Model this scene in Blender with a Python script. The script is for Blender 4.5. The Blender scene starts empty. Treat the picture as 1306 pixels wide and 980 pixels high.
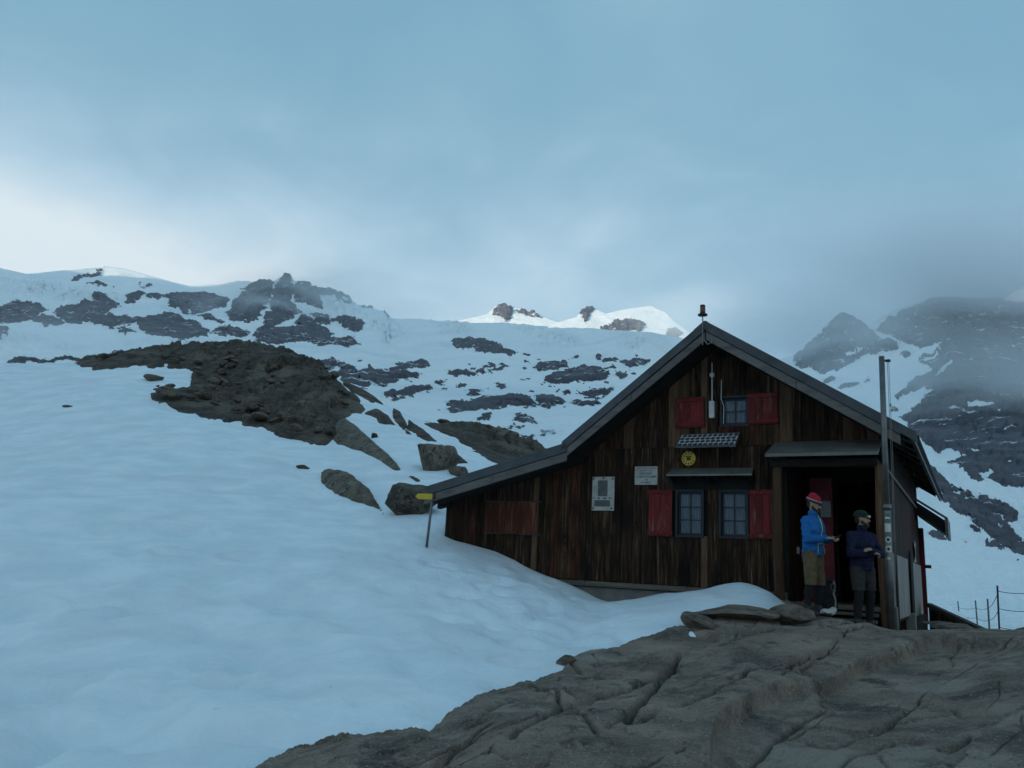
import bpy, bmesh, math, random
import numpy as np
from mathutils import Vector, Matrix, Euler, noise as mnoise
random.seed(7)
RNG = np.random.default_rng(11)
scene = bpy.context.scene
COL = scene.collection

# ------------------------------------------------------------------ camera
F = 1036.0; PITCH = math.radians(12.6); ROLL = math.radians(3.0); PSI = math.radians(29.9)
CAM = np.array([0, 0, 1.6])
fw = np.array([0, math.cos(PITCH), math.sin(PITCH)]); up0 = np.array([0, -math.sin(PITCH), math.cos(PITCH)]); rt0 = np.array([1.0, 0, 0])
rt = math.cos(ROLL)*rt0 + math.sin(ROLL)*up0
up = -math.sin(ROLL)*rt0 + math.cos(ROLL)*up0
cam_data = bpy.data.cameras.new('camera'); cam = bpy.data.objects.new('camera', cam_data); COL.objects.link(cam)
cam_data.sensor_width = 36; cam_data.lens = 36*F/1306; cam_data.clip_start = 0.05; cam_data.clip_end = 30000
cam.matrix_world = Matrix(((rt[0], up[0], -fw[0], CAM[0]), (rt[1], up[1], -fw[1], CAM[1]), (rt[2], up[2], -fw[2], CAM[2]), (0, 0, 0, 1)))
scene.camera = cam

# ------------------------------------------------------------------ sky, sun, exposure
SUN_EL = math.radians(7.0)
SUN_AZ = np.array([-0.75, -0.66]); SUN_AZ /= np.linalg.norm(SUN_AZ)      # horizontal direction towards the sun
sun_vec = Vector((SUN_AZ[0]*math.cos(SUN_EL), SUN_AZ[1]*math.cos(SUN_EL), math.sin(SUN_EL)))
world = bpy.data.worlds.new('World'); scene.world = world; world.use_nodes = True
wn = world.node_tree.nodes; wl = world.node_tree.links
wn.clear()
def wnode(t, **kw):
    n = wn.new(t)
    for k, v in kw.items(): setattr(n, k, v)
    return n
w_out = wnode('ShaderNodeOutputWorld'); w_bg = wnode('ShaderNodeBackground'); w_bg.inputs['Strength'].default_value = 0.1
sky = wnode('ShaderNodeTexSky', sky_type='NISHITA', sun_disc=False)
sky.sun_elevation = SUN_EL; sky.sun_rotation = math.atan2(SUN_AZ[0], SUN_AZ[1]); sky.altitude = 3000; sky.dust_density = 1.5
tc = wnode('ShaderNodeTexCoord')
sepz = wnode('ShaderNodeSeparateXYZ'); wl.new(tc.outputs['Generated'], sepz.inputs[0])
def wmath(op, a, b=None, clamp=False):
    n = wnode('ShaderNodeMath', operation=op, use_clamp=clamp)
    for i, v in enumerate((a, b)):
        if v is None: continue
        if isinstance(v, (int, float)): n.inputs[i].default_value = v
        else: wl.new(v, n.inputs[i])
    return n.outputs[0]
wmap = wnode('ShaderNodeMapping'); wmap.inputs['Scale'].default_value = (1.0, 1.0, 2.2); wmap.inputs['Location'].default_value = (3.1, 0.4, 0.2)
wl.new(tc.outputs['Generated'], wmap.inputs[0])
wn1 = wnode('ShaderNodeTexNoise'); wn1.inputs['Scale'].default_value = 1.7; wn1.inputs['Detail'].default_value = 5; wn1.inputs['Roughness'].default_value = 0.5; wn1.inputs['Distortion'].default_value = 0.35
wl.new(wmap.outputs[0], wn1.inputs['Vector'])
# brightness of the cloud deck: thinner towards the horizon, brighter on the sun's side, billows from noise
sdot = wnode('ShaderNodeVectorMath', operation='DOT_PRODUCT'); wl.new(tc.outputs['Generated'], sdot.inputs[0]); sdot.inputs[1].default_value = (SUN_AZ[0], SUN_AZ[1], 0)
mrz = wnode('ShaderNodeMapRange', interpolation_type='SMOOTHSTEP'); mrz.inputs['From Min'].default_value = 0.60; mrz.inputs['From Max'].default_value = 0.24
wl.new(sepz.outputs['Z'], mrz.inputs[0])
side = wmath('MINIMUM', wmath('MAXIMUM', wmath('ADD', wmath('MULTIPLY', sdot.outputs['Value'], 1.1), 1.38), 0.15), 1.25)
wmap2 = wnode('ShaderNodeMapping'); wmap2.inputs['Scale'].default_value = (1.0, 1.0, 1.7); wmap2.inputs['Location'].default_value = (7.3, 2.1, 1.2); wmap2.inputs['Rotation'].default_value = (0.5, 0.3, 0)
wl.new(tc.outputs['Generated'], wmap2.inputs[0])
wn2 = wnode('ShaderNodeTexNoise'); wn2.inputs['Scale'].default_value = 5.5; wn2.inputs['Detail'].default_value = 7; wn2.inputs['Roughness'].default_value = 0.55; wn2.inputs['Distortion'].default_value = 0.8
wl.new(wmap2.outputs[0], wn2.inputs['Vector'])
billow = wmath('ADD', wmath('MULTIPLY', wmath('SUBTRACT', wn1.outputs['Fac'], 0.5), 1.0), wmath('MULTIPLY', wmath('SUBTRACT', wn2.outputs['Fac'], 0.5), 0.40))
mrg = wnode('ShaderNodeMapRange', interpolation_type='SMOOTHSTEP'); mrg.inputs['From Min'].default_value = 0.40; mrg.inputs['From Max'].default_value = 0.25; wl.new(sepz.outputs['Z'], mrg.inputs[0])
mrs = wnode('ShaderNodeMapRange', interpolation_type='SMOOTHSTEP'); mrs.inputs['From Min'].default_value = -0.42; mrs.inputs['From Max'].default_value = 0.05; wl.new(sdot.outputs['Value'], mrs.inputs[0])
glow = wmath('MULTIPLY', wmath('MULTIPLY', mrg.outputs[0], mrs.outputs[0]), 0.60)
br = wmath('ADD', wmath('ADD', wmath('ADD', wmath('MULTIPLY', wmath('MULTIPLY', mrz.outputs[0], side), 0.86), 0.08), billow), glow)
ramp = wnode('ShaderNodeValToRGB')
cr = ramp.color_ramp; cr.interpolation = 'B_SPLINE'
cr.elements[0].position = 0.0; cr.elements[0].color = (0.19, 0.41, 0.57, 1)
cr.elements[1].position = 1.0; cr.elements[1].color = (0.90, 0.97, 1.0, 1)
e = cr.elements.new(0.35); e.color = (0.25, 0.47, 0.62, 1)
e = cr.elements.new(0.6); e.color = (0.46, 0.67, 0.82, 1)
e = cr.elements.new(0.8); e.color = (0.64, 0.80, 0.90, 1)
wl.new(br, ramp.inputs[0])
wsc = wnode('ShaderNodeVectorMath', operation='SCALE'); wsc.inputs['Scale'].default_value = 10.0; wl.new(ramp.outputs[0], wsc.inputs[0])
wmix = wnode('ShaderNodeMix', data_type='RGBA'); wmix.inputs['Factor'].default_value = 0.9
wl.new(sky.outputs[0], wmix.inputs['A']); wl.new(wsc.outputs[0], wmix.inputs['B'])
wl.new(wmix.outputs['Result'], w_bg.inputs['Color']); wl.new(w_bg.outputs[0], w_out.inputs['Surface'])

sl = bpy.data.lights.new('sun', 'SUN'); sl.energy = 5.0; sl.angle = math.radians(0.5); sl.color = (1.0, 0.86, 0.66)
so = bpy.data.objects.new('sun', sl); COL.objects.link(so)
so.rotation_euler = sun_vec.to_track_quat('Z', 'Y').to_euler(); so.location = (0, 0, 50)
vs = scene.view_settings
scene.display_settings.display_device = 'sRGB'
vs.view_transform = 'Standard'; vs.look = 'None'; vs.gamma = 1; vs.exposure = 0.0; vs.use_curve_mapping = False
scene.render.engine = 'CYCLES'
scene.cycles.use_denoising = True
scene.cycles.max_bounces = 8; scene.cycles.volume_bounces = 4; scene.cycles.transparent_max_bounces = 16
scene.cycles.volume_step_rate = 1.0; scene.cycles.volume_max_steps = 128

# ------------------------------------------------------------------ small geometry library
def ray(x, y):
    x = np.asarray(x, float); y = np.asarray(y, float)
    return rt*((x-653)/F)[..., None] - up*((y-490)/F)[..., None] + fw
def at(x, y, Y):                                   # the point at distance Y ahead of the camera behind a picture position
    r = ray(x, y); return CAM + r*(np.asarray(Y, float)/r[..., 1])[..., None]
def project(p):
    d = p - CAM; z = np.maximum(d @ fw, 1e-3)
    return np.stack([653 + F*(d @ rt)/z, 490 - F*(d @ up)/z], -1)
def hash3(ix, iy, iz):
    h = (ix*374761393 + iy*668265263 + iz*1274126177) & 0xffffffff
    h = ((h ^ (h >> 13))*1274126177) & 0xffffffff
    h = ((h ^ (h >> 16))*2246822519) & 0xffffffff
    return ((h ^ (h >> 15)) & 0xffffff)/float(0xffffff)
def vnoise(p):
    p = np.asarray(p, float); i = np.floor(p).astype(np.int64); f = p - i; w = f*f*f*(f*(f*6-15)+10)
    out = 0
    for dx in (0, 1):
        wx = w[..., 0] if dx else 1-w[..., 0]
        for dy in (0, 1):
            wy = w[..., 1] if dy else 1-w[..., 1]
            for dz in (0, 1):
                wz = w[..., 2] if dz else 1-w[..., 2]
                out = out + wx*wy*wz*hash3(i[..., 0]+dx, i[..., 1]+dy, i[..., 2]+dz)
    return out*2-1
ROT = np.array(Euler((0.6, 0.9, 0.4)).to_matrix())
def fbm(p, octaves=5, gain=0.5, ridged=False):
    p = np.asarray(p, float); a = 1.0; s = 0; t = 0
    for o in range(octaves):
        n = vnoise(p)
        if ridged: n = 1-2*np.abs(n)
        s = s + a*n; t += a; a *= gain; p = (p @ ROT.T)*2.03 + 17.3
    return s/t
def tps_fit(c, v, reg=1e-4):
    n = len(c); d = np.linalg.norm(c[:, None]-c[None], axis=2)
    K = np.where(d > 0, d*d*np.log(np.maximum(d, 1e-9)), 0) + reg*np.eye(n)
    Pm = np.hstack([np.ones((n, 1)), c]); A = np.zeros((n+3, n+3)); A[:n, :n] = K; A[:n, n:] = Pm; A[n:, :n] = Pm.T
    s = np.linalg.solve(A, np.concatenate([v, np.zeros(3)]))
    return c, s
def tps_eval(m, q):
    c, s = m; sh = q.shape[:-1]; q = q.reshape(-1, 2); out = np.empty(len(q)); n = len(c)
    for k in range(0, len(q), 40000):
        b = q[k:k+40000]; d2 = ((b[:, None]-c[None])**2).sum(2)
        out[k:k+40000] = (0.5*d2*np.log(np.maximum(d2, 1e-18))) @ s[:n] + s[n] + b @ s[n+1:]
    return out.reshape(sh)
def poly_sd(q, poly):                              # signed distance, positive inside
    poly = np.asarray(poly, float); sh = q.shape[:-1]; q = q.reshape(-1, 2)
    best = np.full(len(q), 1e18); ins = np.zeros(len(q), bool)
    for a, b in zip(poly, np.roll(poly, -1, 0)):
        ab = b-a; t = np.clip(((q-a) @ ab)/max(ab @ ab, 1e-12), 0, 1)
        best = np.minimum(best, ((q-a-t[:, None]*ab)**2).sum(1))
        c = (a[1] > q[:, 1]) != (b[1] > q[:, 1])
        if abs(b[1]-a[1]) > 1e-12:
            ins ^= c & (q[:, 0] < (b[0]-a[0])*(q[:, 1]-a[1])/(b[1]-a[1])+a[0])
    return (np.sqrt(best)*np.where(ins, 1, -1)).reshape(sh)
def line_dist(q, line):
    sh = q.shape[:-1]; q = q.reshape(-1, 2); best = np.full(len(q), 1e18); line = np.asarray(line, float)
    for a, b in zip(line[:-1], line[1:]):
        ab = b-a; t = np.clip(((q-a) @ ab)/(ab @ ab), 0, 1); best = np.minimum(best, ((q-a-t[:, None]*ab)**2).sum(1))
    return np.sqrt(best).reshape(sh)
def link(name, mesh, mat=None, parent=None, smooth=False):
    o = bpy.data.objects.new(name, mesh); COL.objects.link(o)
    if mat and not mesh.materials: mesh.materials.append(mat)
    if parent: o.parent = parent
    if smooth: mesh.polygons.foreach_set('use_smooth', np.ones(len(mesh.polygons), bool))
    return o
def np_mesh(name, verts, quads):
    me = bpy.data.meshes.new(name); verts = np.asarray(verts, np.float32); quads = np.asarray(quads, np.int32)
    me.vertices.add(len(verts)); me.vertices.foreach_set('co', verts.ravel())
    n = len(quads); me.loops.add(n*4); me.loops.foreach_set('vertex_index', quads.ravel())
    me.polygons.add(n); me.polygons.foreach_set('loop_start', np.arange(0, n*4, 4, dtype=np.int32))
    me.update(calc_edges=True); me.validate(); return me
def grid_quads(R, C, keep=None):
    i = np.arange(R*C).reshape(R, C)
    q = np.stack([i[:-1, :-1], i[1:, :-1], i[1:, 1:], i[:-1, 1:]], -1)
    if keep is not None: q = q[keep]
    return q.reshape(-1, 4)
def grid_mesh(name, P, keep=None):
    R, C = P.shape[:2]; q = grid_quads(R, C, keep); used, inv = np.unique(q, return_inverse=True)
    return np_mesh(name, P.reshape(-1, 3)[used], inv.reshape(-1, 4))
def meta(o, label=None, cat=None, group=None, kind=None):
    for k, v in (('label', label), ('category', cat), ('group', group), ('kind', kind)):
        if v: o[k] = v
    return o
class MB:                                          # a mesh being put together
    def __init__(s): s.v = []; s.f = []
    def add(s, v, f):
        n = len(s.v); s.v += [tuple(map(float, p)) for p in v]; s.f += [tuple(i+n for i in q) for q in f]; return s
    def box(s, x0, x1, y0, y1, z0, z1):
        return s.add([(x0,y0,z0),(x1,y0,z0),(x1,y1,z0),(x0,y1,z0),(x0,y0,z1),(x1,y0,z1),(x1,y1,z1),(x0,y1,z1)],
                     [(0,3,2,1),(4,5,6,7),(0,1,5,4),(1,2,6,5),(2,3,7,6),(3,0,4,7)])
    def prism(s, pts, y0, y1):                      # polygon in x,z (counter-clockwise seen from -y) swept in y
        n = len(pts); v = [(p[0], y0, p[1]) for p in pts]+[(p[0], y1, p[1]) for p in pts]
        return s.add(v, [tuple(range(n)), tuple(range(2*n-1, n-1, -1))]+[(i, i+n, (i+1) % n+n, (i+1) % n) for i in range(n)])
    def tube(s, pts, r, n=8, r1=None, cap=True):
        pts = [Vector(p) for p in pts]; m = len(pts); v = []; f = []
        for i, p in enumerate(pts):
            d = (pts[min(i+1, m-1)]-pts[max(i-1, 0)]).normalized()
            a = d.orthogonal().normalized(); b = d.cross(a); rr = r if r1 is None else r+(r1-r)*i/(m-1)
            if i and v:
                pa = Vector(v[(i-1)*n])-pts[i-1]; a = (pa-d*pa.dot(d)).normalized(); b = d.cross(a)
            for k in range(n):
                t = 2*math.pi*k/n; v.append(p+(a*math.cos(t)+b*math.sin(t))*rr)
        for i in range(m-1):
            for k in range(n):
                k2 = (k+1) % n; f.append((i*n+k, i*n+k2, (i+1)*n+k2, (i+1)*n+k))
        if cap: f += [tuple(range(n-1, -1, -1)), tuple(range((m-1)*n, m*n))]
        return s.add(v, f)
    def lathe(s, c, prof, n=16):                    # profile of (radius, z) round a vertical axis at c
        v = []; f = []
        for r, z in prof:
            for k in range(n): t = 2*math.pi*k/n; v.append((c[0]+r*math.cos(t), c[1]+r*math.sin(t), c[2]+z))
        for i in range(len(prof)-1):
            for k in range(n): k2 = (k+1) % n; f.append((i*n+k, i*n+k2, (i+1)*n+k2, (i+1)*n+k))
        f += [tuple(range(n-1, -1, -1)), tuple(range((len(prof)-1)*n, len(prof)*n))]
        return s.add(v, f)
    def disc(s, c, r, y0, y1, n=20):                # disc standing in the x,z plane
        return s.prism([(c[0]+r*math.cos(2*math.pi*k/n), c[1]+r*math.sin(2*math.pi*k/n)) for k in range(n)], y0, y1)
    def build(s, name, mat, parent=None, smooth=False, bevel=0):
        me = bpy.data.meshes.new(name); me.from_pydata(s.v, [], s.f); me.update()
        if bevel:
            bm = bmesh.new(); bm.from_mesh(me)
            bmesh.ops.bevel(bm, geom=bm.edges[:], offset=bevel, segments=1, affect='EDGES', clamp_overlap=True); bm.to_mesh(me); bm.free()
        return link(name, me, mat, parent, smooth)

# ------------------------------------------------------------------ materials
def new_mat(name):
    m = bpy.data.materials.new(name); m.use_nodes = True; nt = m.node_tree
    return m, nt, nt.nodes['Principled BSDF']
def make_mat(name, cols, scale=3.0, stretch=(1, 1, 1), rough=0.7, bump=0.0, bscale=None, detail=6, nrough=0.6, rnd=0.0, metallic=0.0,
             spec=0.4, layers=None, bdist=0.02, distort=0.0, coat=0.0, fine=None):
    """cols: [(position, colour)] of a ramp over noise; rnd: value change from object to object; layers: [(scale, stretch, lo, hi, colour)]"""
    m, nt, bs = new_mat(name); N = nt.nodes; L = nt.links
    tcn = N.new('ShaderNodeTexCoord'); oi = N.new('ShaderNodeObjectInfo')
    def coord(st, off=0):
        mp = N.new('ShaderNodeMapping'); mp.inputs['Scale'].default_value = st; mp.inputs['Location'].default_value = (off, off*1.7, off*0.6)
        if rnd:
            ad = N.new('ShaderNodeVectorMath'); ad.operation = 'ADD'
            sc = N.new('ShaderNodeMath'); sc.operation = 'MULTIPLY'; sc.inputs[1].default_value = 37.0; L.new(oi.outputs['Random'], sc.inputs[0])
            L.new(tcn.outputs['Object'], ad.inputs[0]); L.new(sc.outputs[0], ad.inputs[1]); L.new(ad.outputs[0], mp.inputs[0])
        else: L.new(tcn.outputs['Object'], mp.inputs[0])
        return mp.outputs[0]
    def nz(st, sc, det=detail, off=0, ro=nrough):
        n = N.new('ShaderNodeTexNoise'); n.inputs['Scale'].default_value = sc; n.inputs['Detail'].default_value = det; n.inputs['Roughness'].default_value = ro
        n.inputs['Distortion'].default_value = distort; L.new(coord(st, off), n.inputs['Vector']); return n.outputs['Fac']
    fac = nz(stretch, scale)
    rp = N.new('ShaderNodeValToRGB'); r = rp.color_ramp
    r.elements[0].position = cols[0][0]; r.elements[0].color = (*cols[0][1], 1); r.elements[1].position = cols[-1][0]; r.elements[1].color = (*cols[-1][1], 1)
    for p, c in cols[1:-1]: r.elements.new(p).color = (*c, 1)
    L.new(fac, rp.inputs[0]); out = rp.outputs[0]
    for k, (sc, st, lo, hi, c) in enumerate(layers or ()):
        mr = N.new('ShaderNodeMapRange'); mr.inputs['From Min'].default_value = lo; mr.inputs['From Max'].default_value = hi
        L.new(nz(st, sc, 5, 5.3+k*3.7), mr.inputs[0])
        mx = N.new('ShaderNodeMix'); mx.data_type = 'RGBA'; L.new(mr.outputs[0], mx.inputs['Factor']); L.new(out, mx.inputs['A']); mx.inputs['B'].default_value = (*c, 1); out = mx.outputs['Result']
    if rnd:
        hv = N.new('ShaderNodeHueSaturation'); mr = N.new('ShaderNodeMapRange'); mr.inputs['To Min'].default_value = 1-rnd; mr.inputs['To Max'].default_value = 1+rnd*1.3
        L.new(oi.outputs['Random'], mr.inputs[0]); L.new(mr.outputs[0], hv.inputs['Value']); L.new(out, hv.inputs['Color']); out = hv.outputs[0]
    L.new(out, bs.inputs['Base Color'])
    bs.inputs['Roughness'].default_value = rough; bs.inputs['Metallic'].default_value = metallic; bs.inputs['Specular IOR Level'].default_value = spec
    if coat: bs.inputs['Coat Weight'].default_value = coat
    if bump:
        b = N.new('ShaderNodeBump'); b.inputs['Strength'].default_value = bump; b.inputs['Distance'].default_value = bdist
        L.new(nz(stretch, bscale or scale*2, 8, 2.2, 0.65), b.inputs['Height']); last = b
        if fine:
            b2 = N.new('ShaderNodeBump'); b2.inputs['Strength'].default_value = fine[1]; b2.inputs['Distance'].default_value = fine[2]
            L.new(nz((1, 1, 1), fine[0], 4, 7.7), b2.inputs['Height']); L.new(b.outputs[0], b2.inputs['Normal']); last = b2
        L.new(last.outputs[0], bs.inputs['Normal'])
    return m
V1 = (1, 1, 1)
M = {}
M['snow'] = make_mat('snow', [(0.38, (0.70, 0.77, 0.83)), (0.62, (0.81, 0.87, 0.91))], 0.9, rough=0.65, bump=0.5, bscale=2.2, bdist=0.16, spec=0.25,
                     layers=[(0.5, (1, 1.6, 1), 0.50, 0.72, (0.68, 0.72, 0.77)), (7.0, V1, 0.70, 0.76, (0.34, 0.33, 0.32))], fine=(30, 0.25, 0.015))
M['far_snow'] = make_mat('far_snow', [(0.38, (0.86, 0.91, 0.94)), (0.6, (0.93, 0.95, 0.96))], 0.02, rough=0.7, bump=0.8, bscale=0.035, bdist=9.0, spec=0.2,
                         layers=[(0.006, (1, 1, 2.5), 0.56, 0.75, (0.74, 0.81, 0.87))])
M['rock'] = make_mat('rock', [(0.36, (0.11, 0.078, 0.058)), (0.5, (0.215, 0.157, 0.119)), (0.64, (0.33, 0.245, 0.188))], 1.3, stretch=(1, 1, 1.6), rough=0.85, bump=1.0, bscale=6, bdist=0.05,
                     detail=12, nrough=0.68, layers=[(1.6, V1, 0.54, 0.62, (0.085, 0.064, 0.052)), (0.7, V1, 0.54, 0.64, (0.30, 0.245, 0.20)), (40, V1, 0.56, 0.66, (0.36, 0.31, 0.26)), (55, V1, 0.58, 0.66, (0.05, 0.04, 0.034)), (2.6, V1, 0.66, 0.72, (0.16, 0.14, 0.05))], fine=(110, 1.0, 0.012))
M['mound_rock'] = make_mat('mound_rock', [(0.36, (0.020, 0.0135, 0.009)), (0.5, (0.058, 0.040, 0.027)), (0.64, (0.125, 0.090, 0.062))], 0.9, rough=0.9, bump=1.0, bscale=3.0, bdist=0.2, detail=12, nrough=0.7,
                           layers=[(0.3, V1, 0.52, 0.62, (0.15, 0.118, 0.088)), (6, V1, 0.56, 0.64, (0.16, 0.13, 0.10)), (7, V1, 0.58, 0.64, (0.012, 0.009, 0.007))], fine=(10, 1.0, 0.09))
M['boulder'] = make_mat('boulder', [(0.36, (0.06, 0.048, 0.037)), (0.5, (0.12, 0.096, 0.072)), (0.64, (0.19, 0.155, 0.12))], 1.6, rough=0.88, bump=1.0, bscale=4, bdist=0.08, detail=12, nrough=0.68, rnd=0.25,
                        layers=[(4.5, V1, 0.54, 0.60, (0.035, 0.028, 0.022)), (0.9, V1, 0.56, 0.64, (0.10, 0.10, 0.05)), (9, V1, 0.58, 0.64, (0.24, 0.2, 0.16))], fine=(24, 0.9, 0.04))
M['cliff'] = make_mat('cliff', [(0.38, (0.050, 0.045, 0.058)), (0.62, (0.125, 0.112, 0.132))], 0.04, stretch=(1, 1, 1.2), rough=0.9, bump=1.0, bscale=0.06, bdist=6.0, detail=10,
                      layers=[(0.06, (1.0, 1.0, 1.0), 0.60, 0.66, (0.80, 0.84, 0.88))], nrough=0.7)
WOODC = [(0.36, (0.009, 0.0048, 0.0028)), (0.5, (0.024, 0.0115, 0.006)), (0.66, (0.062, 0.033, 0.018))]
M['wood'] = make_mat('wood', WOODC, 7, stretch=(3.2, 3.2, 0.28), spec=0.12, rough=0.8, bump=0.6, bscale=14, bdist=0.006, rnd=0.36, detail=8, distort=0.4, layers=[(5, (4, 4, 0.16), 0.58, 0.68, (0.105, 0.068, 0.043)), (1.2, (1, 1, 0.6), 0.53, 0.66, (0.008, 0.0045, 0.003)), (3.0, (2.2, 2.2, 1.1), 0.66, 0.70, (0.005, 0.003, 0.002))])
M['wood_red'] = make_mat('wood_red', [(0.36, (0.014, 0.0055, 0.003)), (0.5, (0.030, 0.0105, 0.0055)), (0.66, (0.065, 0.026, 0.013))], 7, stretch=(3.2, 3.2, 0.28), spec=0.12, rough=0.8, bump=0.6, bscale=14, bdist=0.006, rnd=0.5, detail=8, distort=0.4,
                         layers=[(1.2, V1, 0.55, 0.7, (0.010, 0.005, 0.003))])
M['wood_pale'] = make_mat('wood_pale', [(0.25, (0.04, 0.02, 0.011)), (0.8, (0.14, 0.078, 0.045))], 7, stretch=(3.2, 3.2, 0.28), spec=0.12, rough=0.85, bump=0.6, bscale=14, bdist=0.006, rnd=0.35, detail=8, distort=0.4)
M['beam'] = make_mat('beam', [(0.25, (0.05, 0.04, 0.032)), (0.8, (0.15, 0.125, 0.10))], 6, stretch=(0.3, 3, 3), spec=0.12, rough=0.85, bump=0.6, bscale=12, bdist=0.006, rnd=0.2)
M['hatch_red'] = make_mat('hatch_red', [(0.25, (0.035, 0.010, 0.006)), (0.5, (0.065, 0.019, 0.011)), (0.66, (0.125, 0.052, 0.032))], 7, stretch=(3, 3, 0.3), spec=0.12, rough=0.8, bump=0.5, bscale=14, bdist=0.005, rnd=0.3)
M['shutter_red'] = make_mat('shutter_red', [(0.36, (0.075, 0.006, 0.006)), (0.64, (0.15, 0.012, 0.012))], 5, stretch=(3, 3, 0.4), spec=0.2, rough=0.6, bump=0.4, bscale=12, bdist=0.004, rnd=0.25,
                            layers=[(3.5, (3, 3, 0.5), 0.55, 0.64, (0.15, 0.055, 0.04))])
M['post_red'] = make_mat('post_red', [(0.3, (0.05, 0.005, 0.006)), (0.7, (0.10, 0.009, 0.01))], 5, stretch=(3, 3, 0.4), rough=0.7, spec=0.15, bump=0.3, bscale=12, bdist=0.004)
M['paint_red'] = make_mat('paint_red', [(0.3, (0.20, 0.010, 0.018)), (0.7, (0.32, 0.02, 0.03))], 4, rough=0.45, rnd=0.1)
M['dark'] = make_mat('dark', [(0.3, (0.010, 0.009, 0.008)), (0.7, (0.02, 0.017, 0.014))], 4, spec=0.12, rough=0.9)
M['navy_frame'] = make_mat('navy_frame', [(0.3, (0.006, 0.007, 0.011)), (0.7, (0.011, 0.013, 0.02))], 6, rough=0.55)
M['curtain'] = make_mat('curtain', [(0.35, (0.36, 0.31, 0.29)), (0.65, (0.52, 0.46, 0.43))], 6, stretch=(4, 4, 0.5), rough=0.9)
M['roof_metal'] = make_mat('roof_metal', [(0.3, (0.035, 0.036, 0.04)), (0.7, (0.075, 0.075, 0.08))], 3, rough=0.5, metallic=0.25, bump=0.15, rnd=0.1)
M['barge'] = make_mat('barge', [(0.35, (0.07, 0.061, 0.055)), (0.65, (0.125, 0.11, 0.10))], 4, stretch=(0.5, 3, 3), rough=0.6, bump=0.3, rnd=0.12, layers=[(2.5, (0.5, 3, 3), 0.55, 0.65, (0.06, 0.05, 0.045))])
M['canopy_metal'] = make_mat('canopy_metal', [(0.3, (0.10, 0.095, 0.09)), (0.7, (0.17, 0.16, 0.15))], 3, rough=0.5, metallic=0.3, bump=0.2, layers=[(1.8, V1, 0.55, 0.7, (0.07, 0.065, 0.06))])
M['steel'] = make_mat('steel', [(0.3, (0.11, 0.105, 0.10)), (0.7, (0.18, 0.175, 0.17))], 5, rough=0.42, metallic=0.7, bump=0.1)
M['grey_panel'] = make_mat('grey_panel', [(0.3, (0.16, 0.145, 0.13)), (0.7, (0.25, 0.225, 0.205))], 2, stretch=(1, 1, 0.4), rough=0.6, bump=0.2, layers=[(1.5, (1, 1, 0.5), 0.55, 0.75, (0.11, 0.09, 0.08))])
M['concrete'] = make_mat('concrete', [(0.3, (0.11, 0.10, 0.09)), (0.7, (0.19, 0.17, 0.15))], 5, rough=0.9, bump=0.5, bscale=20, bdist=0.01)
M['white_paint'] = make_mat('white_paint', [(0.35, (0.28, 0.255, 0.225)), (0.65, (0.42, 0.385, 0.345))], 6, rough=0.6, layers=[(9, V1, 0.55, 0.65, (0.3, 0.27, 0.24))])
M['white'] = make_mat('white', [(0.35, (0.44, 0.42, 0.39)), (0.65, (0.56, 0.53, 0.50))], 6, rough=0.5)
M['black'] = make_mat('black', [(0.3, (0.012, 0.012, 0.012)), (0.7, (0.022, 0.022, 0.022))], 6, rough=0.6)
M['slate'] = make_mat('slate', [(0.3, (0.05, 0.05, 0.05)), (0.7, (0.09, 0.088, 0.085))], 12, rough=0.5)
M['yellow'] = make_mat('yellow', [(0.3, (0.42, 0.27, 0.015)), (0.7, (0.56, 0.37, 0.025))], 6, rough=0.5)
M['amber'] = make_mat('amber', [(0.3, (0.08, 0.025, 0.012)), (0.7, (0.13, 0.04, 0.02))], 6, rough=0.25)
M['cell'] = make_mat('cell', [(0.3, (0.03, 0.035, 0.055)), (0.7, (0.05, 0.055, 0.08))], 8, rough=0.3)
M['lettering'] = make_mat('lettering', [(0.3, (0.05, 0.05, 0.055)), (0.7, (0.09, 0.085, 0.09))], 30, rough=0.6)
M['skin'] = make_mat('skin', [(0.3, (0.30, 0.165, 0.105)), (0.7, (0.38, 0.22, 0.145))], 20, rough=0.55)
M['hair'] = make_mat('hair', [(0.3, (0.012, 0.008, 0.006)), (0.7, (0.035, 0.022, 0.015))], 60, rough=0.8, bump=0.8, bscale=120, bdist=0.004)
def cloth(name, c, sc=60, v=0.3):
    return make_mat(name, [(0.3, tuple(x*(1-v) for x in c)), (0.7, tuple(x*(1+v) for x in c))], 9, rough=0.85, bump=0.35, bscale=sc, bdist=0.003, spec=0.2)
M['jacket_blue'] = cloth('jacket_blue', (0.013, 0.105, 0.30), v=0.25); M['jacket_navy'] = cloth('jacket_navy', (0.008, 0.010, 0.032), v=0.25)
M['olive'] = cloth('olive', (0.105, 0.075, 0.042)); M['charcoal'] = cloth('charcoal', (0.032, 0.029, 0.027)); M['legging'] = cloth('legging', (0.014, 0.013, 0.014))
M['hat_red'] = cloth('hat_red', (0.30, 0.012, 0.03), v=0.2); M['hat_green'] = cloth('hat_green', (0.012, 0.024, 0.018)); M['cream'] = cloth('cream', (0.30, 0.28, 0.24))
M['lime'] = cloth('lime', (0.45, 0.5, 0.12)); M['pack'] = cloth('pack', (0.022, 0.022, 0.026))
m, nt, bs = new_mat('glass'); M['glass'] = m
tr = nt.nodes.new('ShaderNodeBsdfTransparent'); tr.inputs[0].default_value = (0.72, 0.76, 0.80, 1)
gl = nt.nodes.new('ShaderNodeBsdfGlossy'); gl.inputs['Roughness'].default_value = 0.08; gl.inputs['Color'].default_value = (0.8, 0.85, 0.9, 1)
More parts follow.
